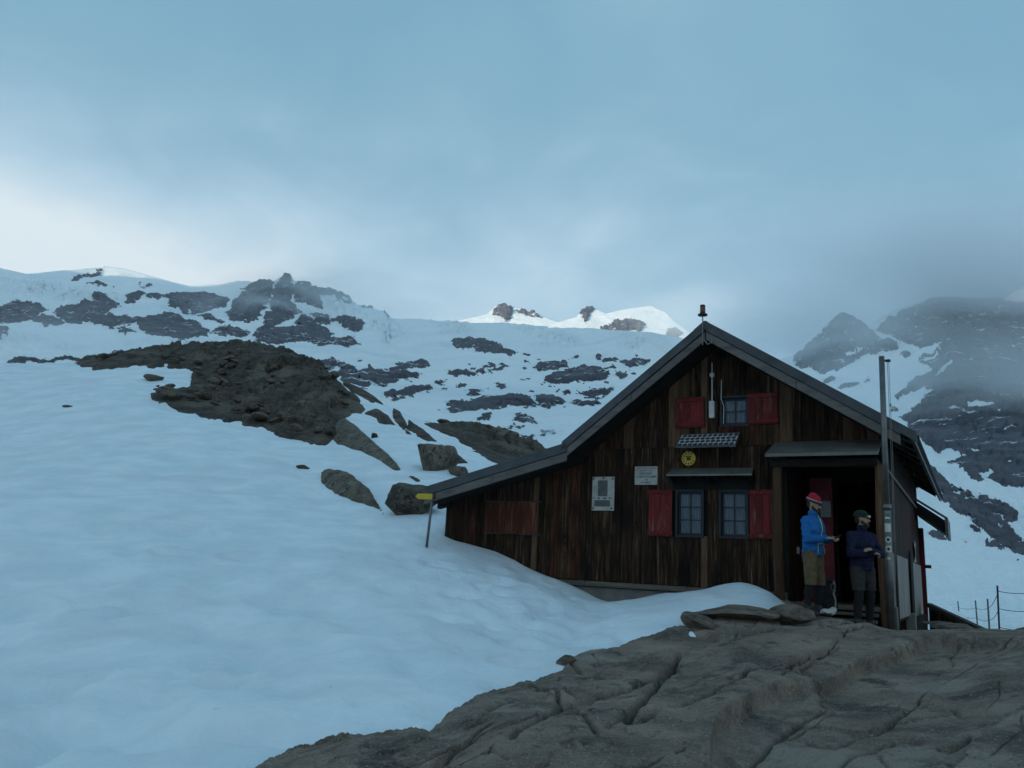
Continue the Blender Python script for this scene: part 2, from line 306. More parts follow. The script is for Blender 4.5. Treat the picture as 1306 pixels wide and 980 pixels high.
fr = nt.nodes.new('ShaderNodeFresnel'); fr.inputs[0].default_value = 1.45; mxs = nt.nodes.new('ShaderNodeMixShader')
nt.links.new(fr.outputs[0], mxs.inputs[0]); nt.links.new(tr.outputs[0], mxs.inputs[1]); nt.links.new(gl.outputs[0], mxs.inputs[2]); nt.links.new(mxs.outputs[0], nt.nodes['Material Output'].inputs['Surface'])

# ------------------------------------------------------------------ the hut's own frame: u to the left along the front, w into the hut, z up
O = np.array([5.863, 12.70, 0.0])
UD = np.array([-math.cos(PSI), math.sin(PSI), 0]); WD = np.array([math.sin(PSI), math.cos(PSI), 0])
def hut_pt(u, w, z): return O + UD*u + WD*w + np.array([0, 0, z])

# ------------------------------------------------------------------ near ground: one height function
G = [(-250,980,5.6),(0,980,5.6),(300,980,5.5),(653,980,5.2),(950,980,5.0),(1306,980,4.8),(1500,980,4.8),
     (0,860,8.5),(300,860,8.3),(500,860,8.2),(590,900,7.2),(-250,860,8.5),(0,760,11.5),(-250,760,11.5),(300,760,11.5),(500,760,11.5),(650,800,10.6),(720,845,9.3),
     (790,822,10.2),(850,800,11.0),(900,785,11.5),(990,778,12.1),(760,880,8.2),(900,870,8.4),(1000,830,9.6),(1100,870,8.0),(1200,860,8.0),(1306,860,7.6),(1100,812,10.6),(1200,815,10.2),(1306,812,9.8),(1500,815,9.8),(1500,870,7.5),
     (567,685,16.7),(610,700,16.2),(640,709,15.9),(680,724,15.7),(720,741,15.4),(770,760,15.0),(800,764,14.8),(850,756,14.0),(900,748,13.3),(950,743,12.95),(980,752,12.65),
     (0,688,14),(0,600,22),(0,530,33),(0,464,52),(-250,688,14),(-250,600,22),(-250,455,52),(150,700,14),(150,600,22),(150,520,33),(150,470,47),(300,620,21),(300,545,31),(300,500,42),(290,446,56),(200,451,57),(350,450,54),
     (400,468,50),(440,490,46),(400,575,28.5),(400,520,38),(480,650,19.3),(400,640,20),(480,600,24.5),(450,560,31),(490,522,41),(520,546,38),(550,605,23.5),(560,660,18),(560,560,34),(600,572,36),(600,548,46),(640,558,46),(672,574,44),(640,582,38),(700,588,42),
     (290,468,75),(0,485,75),(150,480,75),(-250,480,75),(440,510,62),(520,565,58),(600,570,62),(680,600,60),(800,645,50),
     (1200,812,15),(1306,814,15),(1450,816,15),(1200,830,25),(1306,835,25),(1450,835,25)]
pts = [at(x, y, Y) for x, y, Y in G]
for u, w, z in ((0.7,-0.9,1.10),(0.7,0.5,1.03),(0.05,-0.9,0.99),(-0.6,-0.4,0.95),(-0.9,2,0.88),(-0.6,6,0.6),(8.5,5,3.0),(4,4,1.1),(4,8.5,1.6),(0.5,8,0.3),(2,2,1.0),(6,2,1.4),(6,6,2.0)): pts.append(hut_pt(u, w, z))
for p in ((-1.6,1.6,0.0),(0,1.6,0.02),(1.6,1.6,0.1),(-2.5,3,0.0),(0,3,0.0),(2.5,3,0.3)): pts.append(np.array(p, float))
pts = np.array(pts)
def polar(X, Y): return np.stack([X/Y*2.5, np.log(Y)], -1)
GM = tps_fit(polar(pts[:, 0], pts[:, 1]), (pts[:, 2]-1.6)/pts[:, 1], 2e-4)
def ground_z(X, Y): return 1.6 + Y*tps_eval(GM, polar(X, Y))

NR, NC = 430, 760
aa = np.linspace(-0.95, 1.0, NC); ll = np.linspace(math.log(1.3), math.log(78), NR)
A_, L_ = np.meshgrid(aa, ll); NY = np.exp(L_); NX = A_*NY
NZ = ground_z(NX, NY)
base = np.stack([NX, NY, NZ], -1)
def snow_relief(X, Y):
    far = np.clip((Y-5)/25, 0, 1)
    p = np.stack([X, Y, np.zeros_like(X)], -1)
    n = 0.022*fbm(p*np.array([0.9, 0.55, 1])*1.5, 4) + 0.05*far*fbm(p*0.35+9, 4) + 0.09*far*fbm(p*0.12+4, 3)
    cup = fbm(p*np.array([1.0, 0.7, 1])*0.85+31, 2)
    return n - 0.075*np.clip(cup-0.10, 0, 1)/0.5
relief = snow_relief(NX, NY)
for (dx, dy, r, dep) in [(90,866,.22,.06),(28,873,.24,.06),(139,914,.36,.09),(229,937,.33,.08),(333,932,.32,.08),(285,860,.16,.05),(118,770,.2,.07),(198,770,.3,.05),(21,774,.3,.06),(309,836,.3,.04),(21,945,.3,.07),(52,890,.2,.05),
                         (191,888,.24,.05),(300,705,.18,.08),(320,707,.2,.06),(220,704,.22,.06),(230,676,.25,.06),(190,672,.25,.05),(140,674,.25,.06),(20,660,.5,.06),(440,780,.3,.04),(480,795,.3,.05),(670,820,.2,.05),(640,770,.2,.05),(655,845,.15,.05),(560,720,.2,.05)]:
    q = at(dx, dy, 8.0); d = q-CAM                   # follow the sight line down to the ground
    t = np.linspace(3.5, 24, 600)/d[1]; P_ = CAM + d*t[:, None]
    hit = np.argmax(P_[:, 2] < ground_z(P_[:, 0], P_[:, 1])); c = P_[hit]
    e2 = ((NX-c[0])/(r*1.5))**2 + ((NY-c[1])/(r*1.2))**2
    relief -= 2.6*dep*np.exp(-e2**1.8) - 0.4*dep*np.exp(-((np.sqrt(e2)-1.4)/0.35)**2)
for k in range(240):
    if k < 150: cx_, cy_ = RNG.uniform(-6.5, 2.5), RNG.uniform(4.8, 16)
    else:
        q = RNG.uniform([560, 716], [800, 812]); c = at(q[0], q[1], np.interp(q[1], [716, 760, 812], [14.5, 12.2, 10.2])); cx_, cy_ = c[0], c[1]
    r = RNG.uniform(0.09, 0.2) if k < 150 else RNG.uniform(0.06, 0.11)
    i0, i1 = np.searchsorted(ll, [math.log(max(cy_-0.7, 1.4)), math.log(cy_+0.7)]); sl_ = np.s_[i0:i1]
    e2 = ((NX[sl_]-cx_)/(r*1.4))**2 + ((NY[sl_]-cy_)/(r*1.6))**2
    relief[sl_] -= r*0.42*np.exp(-e2**1.6)
FPOLY = [(300,1000),(325,985),(350,972),(430,950),(480,940),(520,934),(545,937),(560,925),(590,900),(620,887),(650,880),(680,868),(715,852),(722,840),(740,833),(790,824),(820,812),(850,800),(880,797),(905,790),(950,784),(985,781),(1000,776),(1010,768),
         (1030,740),(1400,740),(1800,760),(1800,1900),(100,1900),(150,1200)]
snowP = base.copy(); snowP[..., 2] += relief
nearPX = project(base)
snowP[..., 2] -= 0.4*np.clip((poly_sd(nearPX, FPOLY)-12)/25, 0, 1)*(NY < 13)
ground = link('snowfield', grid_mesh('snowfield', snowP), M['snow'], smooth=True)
meta(ground, 'blue-shaded snow slope rising from the foreground to the rocky mound', None, kind='structure')
bg = MB(); bg.add([(-260, -260, -6), (260, -260, -6), (260, 40, -2.5), (-260, 40, -2.5)], [(0, 1, 2, 3)])
low = bg.build('ground', M['snow']); meta(low, 'snow covered ground of the terrace behind and below the viewpoint', None, kind='structure')

def piece(name, P, PX, polys, mat, parent, warp, wscale, offfun, holes=(), margin=6, keep_d=-3.0, smooth=False, gaps=0, ani=(1.0, 1.0), grow=0.0):
    """cut the part of grid P whose picture position lies in the outline and lift it clear of the snow"""
    pl = np.array(polys, float); lo = pl.min(0)-margin-warp; hi = pl.max(0)+margin+warp
    m = (PX[..., 0] > lo[0]) & (PX[..., 0] < hi[0]) & (PX[..., 1] > lo[1]) & (PX[..., 1] < hi[1])
    if not m.any(): return None
    r = np.where(m.any(1))[0]; c = np.where(m.any(0))[0]
    r0, r1, c0, c1 = max(r[0]-1, 0), r[-1]+2, max(c[0]-1, 0), c[-1]+2
    p = P[r0:r1, c0:c1]; q = PX[r0:r1, c0:c1].copy()
    n3 = np.concatenate([q/(wscale*np.array(ani)), np.zeros(q.shape[:-1]+(1,))], -1)
    q = q + warp*np.stack([fbm(n3, 5, 0.7), fbm(n3+50, 5, 0.7)], -1)
    d = poly_sd(q, polys) + grow
    if gaps: d = d + 3.2*fbm(n3*3.1+60, 4, 0.7)
    if gaps: d = np.minimum(d, gaps*(0.42+fbm(n3*np.array([0.8, 1.5, 1])+120, 5, 0.65)))
    for h in holes: d = np.minimum(d, -poly_sd(q, h))
    P2 = offfun(p, q, d)
    k = d > keep_d; kk = k[:-1, :-1] & k[1:, :-1] & k[1:, 1:] & k[:-1, 1:]
    if not kk.any(): return None
    return link(name, grid_mesh(name, P2, kk), mat, parent, smooth)

def facets(a, b, seed, tilt_=0.5):
    """broken plates: every cell of a jittered lattice is a plane of its own height and tilt; returns height and distance to the nearest joint"""
    ia = np.floor(a).astype(np.int64); ib = np.floor(b).astype(np.int64); d1 = np.full(a.shape, 9e9); d2 = d1.copy(); hh_ = np.zeros(a.shape)
    for da in (-1, 0, 1):
        for db_ in (-1, 0, 1):
            ca, cb = ia+da, ib+db_; ja = ca+0.5+0.85*(hash3(ca, cb, ca*0+seed)-0.5); jb = cb+0.5+0.85*(hash3(ca, cb, ca*0+seed+1)-0.5)
            d = (a-ja)**2+(b-jb)**2
            h = 2*hash3(ca, cb, ca*0+seed+2)-1 + tilt_*2*((hash3(ca, cb, ca*0+seed+3)-0.5)*(a-ja)*2+(hash3(ca, cb, ca*0+seed+4)-0.5)*(b-jb)*2)
            n = d < d1; d2 = np.where(n, d1, np.minimum(d2, d)); hh_ = np.where(n, h, hh_); d1 = np.where(n, d, d1)
    return hh_, np.sqrt(d2)-np.sqrt(d1)
# ---- foreground slab of rock
RR, RC = 480, 820
ra = np.linspace(-0.36, 0.86, RC); rl = np.linspace(math.log(3.0), math.log(13.6), RR)
A2, L2 = np.meshgrid(ra, rl); FY = np.exp(L2); FX = A2*FY; FZ = ground_z(FX, FY)
FB = np.stack([FX, FY, FZ], -1); FPX = project(FB)
CR = [([(800,951),(823,910),(850,872),(866,848)],.10,.045),([(800,960),(843,934),(877,920),(912,905),(955,868)],.07,.03),([(1001,872),(1032,850),(1067,829)],.05,.03),
      ([(1032,941),(1079,939),(1114,926),(1149,907),(1191,887)],.05,.025),([(1137,945),(1149,939),(1172,941)],.05,.025),([(1199,949),(1211,953),(1240,935)],.04,.02),([(928,876),(951,878),(982,883)],.05,.03),
      ([(650,985),(664,970),(718,935),(753,912),(791,897),(820,883),(870,860)],.09,.035),([(707,905),(712,924),(720,933)],.08,.03),([(733,935),(745,954),(760,975)],.05,.025),([(775,966),(795,949),(818,924)],.06,.03),
      ([(607,945),(626,930),(646,920),(690,915)],.06,.04),([(722,845),(745,870),(790,872)],.05,.03),([(1000,800),(1060,805),(1110,800)],.07,.05),([(880,810),(930,822),(985,806)],.07,.05),([(1212,880),(1240,905),(1290,915)],.03,.02),
      ([(950,980),(985,940),(1010,920),(1048,900)],.05,.03),([(1060,985),(1085,960),(1130,945)],.03,.02),([(430,965),(470,958),(520,962),(560,945)],.07,.05)]
STEP = [(905,985),(916,947),(947,922),(963,899),(994,885),(1032,879),(1071,860),(1106,841),(1129,833),(1180,818)]
def rock_front(p, q, d):
    X, Y = p[..., 0], p[..., 1]
    along = np.array([0.67, 0.74]); s = X*along[0]+Y*along[1]; t = -X*along[1]+Y*along[0]
    m = np.stack([s*0.35, t*1.5, np.zeros_like(s)], -1)
    m = np.stack([s*0.35, t*1.5, np.zeros_like(s)], -1)
    wa = 0.14*fbm(np.stack([s, t, s*0], -1)*0.9+3, 4); wb_ = 0.14*fbm(np.stack([s, t, s*0], -1)*0.9+13, 4)
    big, e1 = facets(s*0.17+wa, t*0.80+wb_, 5, 0.8); mid, e2 = facets(s*0.8+wa*1.3, t*2.3+wb_*1.6, 15, 0.8); sml, e3 = facets(s*3.6+wa*3, t*8.5+wb_*3, 25, 0.9)
    fine = fbm(p*8.0, 5, 0.68)
    inn = np.clip(d/40, 0, 1)
    dm = d*Y/F
    lift = 0.16*np.interp(q[..., 0], [700, 850, 980, 1100], [1.0, 0.7, 0.15, 0.0])
    off = np.where(d > 0, lift*(1-np.exp(-np.maximum(d, 0)/45))+np.minimum(dm*0.9, 0.05*np.interp(q[..., 0], [850, 1000], [1, 0])), dm*0.9)
    cal = np.interp(q[..., 0], [650, 900, 1050, 1300], [1.2, 1.0, 0.6, 0.5])
    few = hash3(np.floor(s*0.9).astype(np.int64), np.floor(t*1.6).astype(np.int64), np.zeros(s.shape, np.int64)+77)
    rough = (0.25+0.75*inn)*(0.060*big + 0.016*cal*mid + 0.006*cal*sml) + 0.012*fine + 0.02*fbm(m*2.0+5, 4)
    rough = rough - inn*(0.08*np.exp(-(e1/0.014)**2)*(few > 0.3) + 0.05*cal*np.exp(-(e2/0.022)**2)*(few > 0.8))
    g = 0
    wq = FPX_w(p)
    for ln, dep, wd in CR:
        dd = line_dist(wq, ln)*Y/F
        g = g + 1.9*dep*np.exp(-(dd/(wd*0.45))**1.3)
    dd = line_dist(wq, STEP); xs = np.array([a for a, b in STEP]); ys = np.array([b for a, b in STEP])
    yl = np.interp(wq[..., 0], xs, ys); side_ = (yl-wq[..., 1])*Y/F*3
    step = np.exp(-np.maximum(dd-60, 0)/60)*(0.08*np.tanh(side_/0.025)) * np.clip((wq[..., 0]-880)/60, 0, 1)
    out = p.copy(); out[..., 2] += off + np.where(d > -2, rough - g + step, 0)
    # behind the brow the rock sinks to the floor of the porch
    db = np.clip((Y-11.3)/0.8, 0, 1)*np.clip((q[..., 0]-930)/60, 0, 1)
    out[..., 2] = out[..., 2]*(1-db) + (p[..., 2]-0.03+0.3*rough)*db
    return out
def FPX_w(p):
    q = project(p); n3 = np.concatenate([q/28.0, np.zeros(q.shape[:-1]+(1,))], -1)
    return q + 5*np.stack([fbm(n3+80, 3), fbm(n3+90, 3)], -1)
slab = piece('rock_slab', FB, FPX, FPOLY, M['rock'], None, 7, 30, rock_front, keep_d=-14, smooth=False)
meta(slab, 'grey-brown cracked glacier-worn rock filling the lower right foreground', None, kind='structure')

def rubble(amp, rise, k=0.8, sc=1.0, sink=0.5):
    def f(p, q, d):
        dm = d*p[..., 1]/F; out = p.copy(); X, Y = p[..., 0]*sc, p[..., 1]*sc
        w1 = 0.5*fbm(np.stack([X, Y, X*0], -1)*0.5+3, 4); w2 = 0.5*fbm(np.stack([X, Y, X*0], -1)*0.5+33, 4)
        h1, _ = facets(X*0.38+w1, Y*0.20+w2, 41, 1.0); h2, _ = facets(X*1.05+w1*1.5, Y*0.5+w2*1.5, 51, 1.0); h3, _ = facets(X*2.4, Y*1.1, 61, 1.0)
        n = 0.75*h1 + 0.45*h2 + 0.28*h3 + 0.35*fbm(np.stack([X*1.5, Y*0.8, X*0], -1)+5, 4, 0.55)
        e = np.clip(dm/0.8, 0, 1)
        out[..., 2] += np.where(dm > 0, rise*(1-np.exp(-np.maximum(dm, 0)*k/rise)), np.maximum(dm*1.2, -sink)) + np.maximum(e*amp*n, -0.7*rise*(1-np.exp(-np.maximum(dm, 0)*k/rise)))
        return out
    return f
MOUND = [(95,462),(103,469),(134,473),(168,471),(214,469),(245,473),(239,492),(215,497),(191,500),(195,509),(230,523),(268,534),(306,540),(333,547),(356,554),(383,562),(413,570),(424,561),(432,545),(440,534),(455,530),(468,522),(458,508),(442,497),(428,484),(425,470),(400,430),(250,410),(100,430)]
mound = piece('rocky_mound', base, nearPX, MOUND, M['mound_rock'], None, 5, 18, rubble(0.24, 0.42), smooth=False)
meta(mound, 'dark brown rubble mound rising out of the snow left of the hut', None, kind='structure')
SPUR = [(538,540),(560,540),(600,520),(680,540),(720,600),(690,610),(655,598),(625,588),(605,578),(580,560),(560,552)]
spur = piece('rock_spur', base, nearPX, SPUR, M['mound_rock'], None, 3, 14, rubble(0.27, 0.5), smooth=False)
meta(spur, 'dark rubble spur behind the left eave of the hut', None, kind='structure')
for pl_ in ([(420,549),(430,538),(440,534),(456,545),(476,563),(496,581),(514,602),(505,601),(467,580),(445,572),(427,563)],):
    sp = piece('rock_slab', base, nearPX, pl_, M['boulder'], mound, 2, 14, rubble(0.07, 0.45, 1.5, 0.5))
for pl_ in ([(425,473),(445,479),(470,493),(488,508),(489,517),(470,513),(450,501),(435,487)], [(466,526),(480,521),(495,531),(503,542),(486,538)], [(500,520),(512,525),(521,546),(512,545),(500,532)],
            [(520,535),(530,541),(550,556),(562,566),(545,566),(531,559),(520,548)], [(560,566),(575,575),(597,590),(585,590),(570,580)], [(523,606),(532,610),(538,615),(530,614)], [(512,545),(524,552),(531,561),(518,556)]):
    piece('rock_ledge', base, nearPX, pl_, M['mound_rock'], mound, 2, 9, rubble(0.10, 0.3, 1.2), smooth=False)

# ------------------------------------------------------------------ far mountains
FAR = [(-280,500,330),(0,500,220),(100,500,220),(300,500,220),(450,545,120),(600,590,90),(700,590,100),(800,600,110),(600,500,250),(450,490,250),(750,480,330),(600,450,560),(800,440,600),(450,450,500),(300,455,350),(100,465,300),(0,465,300),(900,500,350),(1000,560,300),(900,640,120),(1050,660,120),
       (500,430,900),(700,428,1000),(850,432,1100),(500,407,1500),(600,413,1500),(720,420,1500),(860,432,1500),(950,448,1300),(0,430,500),(0,400,800),(0,350,1500),(100,430,550),(100,400,800),(100,375,1200),(130,342,2300),(200,430,600),(200,390,1000),(240,366,1900),
       (300,425,700),(330,400,1000),(362,352,1500),(400,400,1200),(440,380,1600),(-280,430,500),(-280,330,1600),
       (1190,830,19),(1306,838,18),(1560,838,18),(1050,760,40),(1200,780,30),(1306,780,28),(1200,700,70),(1306,700,80),(1190,640,110),(1250,640,140),(1306,640,160),(1200,580,260),(1306,580,240),(1306,500,420),(1200,500,420),(1100,520,420),(1060,490,500),(1100,450,700),(1040,440,800),(1072,401,900),(1140,397,1050),(1200,383,1100),(1306,388,1100),(1560,372,1000),(1560,600,240),(1560,700,80)]
FAR = np.array(FAR, float)
DM = tps_fit(FAR[:, :2]/300, np.log(FAR[:, 2]), 2e-3)
SKYL = np.array([(-300,325),(-100,332),(0,342),(35,350),(70,346),(130,340),(155,342),(180,349),(240,365),(275,363),(300,359),(325,360),(332,357),(345,357),(352,355),(362,351),(372,352),(376,358),(390,360),(410,370),(440,378),(455,388),(475,392),(490,400),(505,406),(560,410),(600,413),(640,412),(700,418),(760,420),(830,424),(870,432),(920,445),(980,458),(1010,455),(1030,440),(1050,417),(1072,401),(1092,408),(1110,414),(1140,397),(1170,387),(1190,381),(1230,383),(1270,384),(1306,388),(1400,380),(1600,370)], float)
BOT = np.array([(-300,505),(300,505),(420,560),(520,600),(700,640),(850,660),(1000,720),(1130,830),(1180,840),(1600,842)], float)
def far_layer(name, x0, x1, dx, rows, sky_pts, bot_fn, depth_fn, rough_fn, zamp):
    xs = np.arange(x0, x1+0.1, dx); t = np.linspace(0, 1, rows)
    n3 = np.stack([xs/14, xs*0, xs*0+3], -1)
    top = np.interp(xs, sky_pts[:, 0], sky_pts[:, 1]) + rough_fn(xs)*(fbm(n3, 5, 0.6, False))
    bot = bot_fn(xs)
    PXg = np.broadcast_to(xs[None], (rows, len(xs))).copy(); PYg = top[None] + (bot-top)[None]*t[:, None]
    D = depth_fn(PXg, PYg)
    P = at(PXg, PYg, D)
    th = -0.75*np.clip((PXg-930)/60, 0, 1); qa = PXg*np.cos(th)-(PYg-500)*np.sin(th); qb = PXg*np.sin(th)+(PYg-500)*np.cos(th)
    q = np.stack([qa/26, qb/10, np.zeros_like(PXg)], -1)
    edge = np.clip(t*9, 0, 1)[:, None]
    relief_ = fbm(q, 6, 0.55) + 0.5*fbm(q*np.array([0.3, 0.3, 1])+7, 3)
    P[..., 2] += zamp*D*relief_*edge
    P[..., 1] += 2.0*zamp*D*fbm(q*1.4+21, 4)*edge
    back = P[0:1].copy(); back[..., 1] *= 1.06; back[..., 2] -= 0.05*D[0:1]
    back2 = P[0:1].copy(); back2[..., 1] *= 1.25; back2[..., 2] -= 0.22*D[0:1]
    P = np.concatenate([back2, back, P], 0)
    return P, np.stack([PXg, PYg], -1)
def depth_main(px, py): return np.exp(tps_eval(DM, np.stack([px, py], -1)/300))
def rough_main(x): return np.interp(x, [-300, 30, 60, 230, 300, 330, 380, 400, 500, 520, 900, 1010, 1080, 1600], [1, 1, 0.6, 0.8, 2, 5, 5, 6, 5, 1, 1, 3, 3.5, 4])
FP, FQ = far_layer('mountain', -280, 1580, 1.5, 230, SKYL, lambda x: np.interp(x, BOT[:, 0], BOT[:, 1]), depth_main, rough_main, 0.0032)
ICE = [[(490,402),(620,410),(760,420),(880,432),(880,455),(800,452),(740,462),(660,450),(560,445),(480,440)], [(-280,345),(60,352),(150,372),(170,385),(120,392),(60,388),(-280,385)], [(-280,425),(60,420),(150,425),(260,432),(330,440),(330,456),(60,462),(-280,462)], [(380,358),(450,378),(500,405),(520,430),(440,420),(390,380)]]
ice = np.zeros(FQ.shape[:2])
for pl_ in ICE: ice = np.maximum(ice, np.clip(poly_sd(FQ, pl_)/12+0.3, 0, 1))
q3 = np.concatenate([(FQ @ np.array([[0.97, 0.25], [-0.25, 0.97]]))/np.array([9.0, 2.6]), np.zeros(FQ.shape[:2]+(1,))], -1)
ice *= np.clip(0.55+1.3*fbm(np.concatenate([FQ/np.array([45.0, 16.0]), np.zeros(FQ.shape[:2]+(1,))], -1)+4, 3), 0.05, 1.3)
FP[2:, :, 2] += ice*FP[2:, :, 1]*0.0034*fbm(q3, 5, 0.6, True); FP[2:, :, 1] -= ice*FP[2:, :, 1]*0.012*fbm(q3+30, 4, 0.6, True)
FP2 = FP[2:]
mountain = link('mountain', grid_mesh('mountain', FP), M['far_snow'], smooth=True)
meta(mountain, 'long glaciated mountain chain of snow and dark rock behind the hut', None, kind='structure')

def crag(p, q, d):
    Y = p[..., 1]; u_ = Y/F; out = p.copy()
    th = -0.75*(q[..., 0] > 930); qa = q[..., 0]*np.cos(th)-(q[..., 1]-500)*np.sin(th); qb = q[..., 0]*np.sin(th)+(q[..., 1]-500)*np.cos(th)
    n = fbm(np.stack([qa/9, qb/4.5, qa*0], -1), 5, 0.6, True)
    lift = np.clip(d*0.55, -1.6, 2.2)*u_
    out[..., 2] += lift + np.clip(d/3, 0, 1)*n*1.3*u_
    out[..., 1] -= np.clip(d/3, 0, 1)*(1.5+2.0*n)*u_*2
    return out
def zl(l): return [(x/2.612, y/2.612+320) for x, y in l]
def zc(l): return [(x/2.612+400, y/2.612+360) for x, y in l]
def zr(l): return [(x/3.266+960, y/3.266+340) for x, y in l]
def zs(l): return [(x/3.267+1100, y/3.267+520) for x, y in l]
LEFT = [[(0,185),(60,180),(140,178),(150,190),(120,215),(110,230),(60,228),(-60,225),(-60,190)],[(110,228),(160,225),(205,235),(195,245),(120,240)],[(-60,245),(22,250),(20,285),(-60,292)],
 [(180,205),(230,190),(300,175),(350,160),(400,165),(380,190),(340,205),(350,215),(430,220),(470,225),(430,245),(380,250),(330,245),(240,240),(200,220)],[(420,175),(440,145),(480,140),(475,160),(450,178)],[(490,145),(530,140),(545,150),(530,165),(495,165)],
 [(550,150),(600,148),(700,147),(765,158),(740,185),(700,200),(640,200),(600,185),(570,180)],[(470,235),(520,222),(590,220),(640,240),(680,265),(690,285),(640,285),(560,280),(520,280),(480,255)],
 [(745,215),(780,170),(810,130),(860,105),(905,105),(910,140),(900,180),(860,225),(820,238),(770,225)],[(905,190),(912,130),(925,100),(950,75),(970,76),(975,110),(965,160),(985,190),(1010,200),(990,210),(940,235),(890,270),(860,260),(880,230)],
 [(700,275),(730,260),(800,260),(840,270),(820,290),(750,290)],[(840,290),(880,270),(960,245),(1020,225),(1060,250),(1100,275),(1200,305),(1180,312),(1000,305),(860,303)],[(970,130),(990,105),(1020,108),(1060,130),(1080,190),(1030,180),(985,165)],
 [(1025,210),(1050,205),(1095,235),(1085,243),(1050,230)],[(1060,120),(1110,125),(1160,150),(1175,172),(1120,170),(1070,150)],[(1110,230),(1150,225),(1210,245),(1200,265),(1140,245)],[(1195,175),(1225,170),(1250,195),(1220,195)],
 [(290,118),(330,112),(370,120),(300,124)],[(470,112),(500,110),(500,117),(475,118)],[(240,93),(300,74),(345,68),(345,74),(300,84),(242,99)],[(30,375),(60,362),(200,355),(330,355),(340,362),(200,368),(100,375),(40,382)],[(270,395),(290,355),(340,345),(500,350),(520,400)],
 [(660,215),(700,212),(720,228),(680,232)],[(400,262),(450,255),(470,268),(420,275)],[(560,250),(620,300),(590,290)],[(725,235),(755,240),(740,250)]]
CENT = [[(5,270),(60,258),(100,270),(160,292),(80,298),(20,290)],[(80,300),(130,292),(220,290),(290,298),(360,305),(350,315),(300,325),(230,345),(150,342),(100,330)],[(178,281),(194,280),(196,292),(180,292)],[(240,285),(300,270),(360,262),(395,275),(340,288),(270,293)],
 [(235,370),(290,358),(390,345),(400,352),(340,375),(270,398),(240,385)],[(400,330),(445,328),(445,338),(405,340)],[(440,295),(490,292),(590,295),(595,302),(530,305),(445,310)],[(585,290),(630,278),(660,288),(600,296)],[(565,278),(600,275),(605,284),(570,286)],[(470,340),(510,333),(505,346),(475,349)],
 [(505,365),(570,359),(580,366),(520,375)],[(600,340),(640,338),(638,356),(605,351)],[(440,418),(520,390),(600,378),(700,373),(745,400),(740,412),(640,415),(560,425),(470,438)],[(445,402),(490,395),(505,400),(460,412)],[(735,382),(800,378),(850,400),(830,412),(780,418),(750,400)],
 [(545,455),(570,438),(592,440),(580,452),(550,460)],[(660,465),(670,445),(720,440),(748,470),(700,472)],[(640,490),(660,475),(710,485),(660,492)],[(680,515),(740,500),(745,508),(690,518)],[(750,495),(800,485),(830,490),(800,502),(755,502)],[(725,280),(760,265),(840,268),(845,280),(790,295),(740,285)],
 [(765,325),(820,300),(880,278),(960,282),(988,310),(960,325),(880,340),(790,345)],[(870,375),(930,350),(1000,355),(980,375),(940,385)],[(855,400),(900,395),(950,390),(930,415),(890,422)],[(955,260),(1000,247),(1020,262),(970,266)],[(1020,262),(1080,252),(1130,262),(1100,285),(1050,285)],[(960,285),(1000,280),(1010,288),(965,290)],
 [(1005,300),(1045,298),(1055,310),(1020,325)],[(825,370),(850,362),(855,375),(835,377)],[(445,198),(540,190),(590,205),(670,240),(650,252),(590,235),(530,225),(470,215)],[(0,105),(40,115),(50,135),(20,138),(0,130)],[(70,125),(110,118),(170,140),(150,165),(100,145)],[(-20,130),(40,150),(60,180),(150,200),(160,208),(-20,208)],
 [(150,75),(180,68),(205,90),(180,95)],[(235,100),(260,98),(268,118),(245,115)],[(800,354),(818,353),(816,361),(802,360)],[(850,255),(880,252),(878,260),(852,260)],[(700,262),(720,258),(722,266),(703,268)],[(690,290),(712,286),(710,293)],[(935,245),(955,243),(950,260),(938,258)]]
RIGHT = [([(160,390),(260,290),(330,225),(370,185),(410,200),(480,260),(530,290),(540,310),(560,300),(600,310),(615,340),(560,350),(500,365),(450,375),(380,420),(300,460),(250,440),(200,420)], [[(390,360),(430,352),(467,340),(450,352),(410,368)]]),
 ([(510,265),(560,212),(640,178),(700,148),(760,125),(900,120),(1300,120),(1500,900),(1130,922),(1010,905),(980,880),(940,892),(900,860),(850,832),(815,815),(880,792),(810,758),(760,765),(720,745),(640,640),(615,620),(680,580),(740,520),(700,505),(610,542),(600,530),(680,470),(740,420),(700,400),(690,380),(760,340),(835,300),(790,312),(720,335),(650,325),(600,295)],
  [[(888,560),(940,556),(1008,560),(985,575),(940,586),(900,582)],[(738,462),(790,415),(833,388),(820,410),(775,445)],[(812,545),(838,535),(830,552)],[(900,385),(920,378),(925,390),(905,395)],[(905,765),(940,770),(950,782),(915,778)],[(935,860),(990,845),(990,862),(960,880)],[(1000,590),(1040,588),(1020,600)],[(700,385),(760,352),(770,360),(715,395)]]),
 ([(350,510),(400,480),(450,478),(400,515)], []),([(450,475),(480,460),(487,476)], []),([(285,482),(350,460),(340,480),(300,492)], []),([(600,375),(640,350),(680,358),(640,377)], []),([(560,585),(590,580),(600,600),(575,605)], [])]
RIGHT = [(zr(a), [zr(h) for h in hs]) for a, hs in RIGHT] + [(zs(a), []) for a in ([(270,228),(300,245),(340,290),(380,320),(440,345),(500,400),(560,450),(600,480),(673,550),(760,620),(760,680),(673,616),(600,590),(540,550),(490,510),(440,465),(400,440),(350,405),(320,380),(290,320)],
   [(480,360),(520,370),(590,400),(640,440),(645,480),(590,460),(530,430),(500,400)],[(260,505),(300,515),(355,550),(340,558),(300,545)],[(425,560),(433,560),(432,568)],[(640,625),(660,628),(650,640)],[(430,480),(470,500),(500,540),(560,560),(600,600),(540,575),(480,530)])]
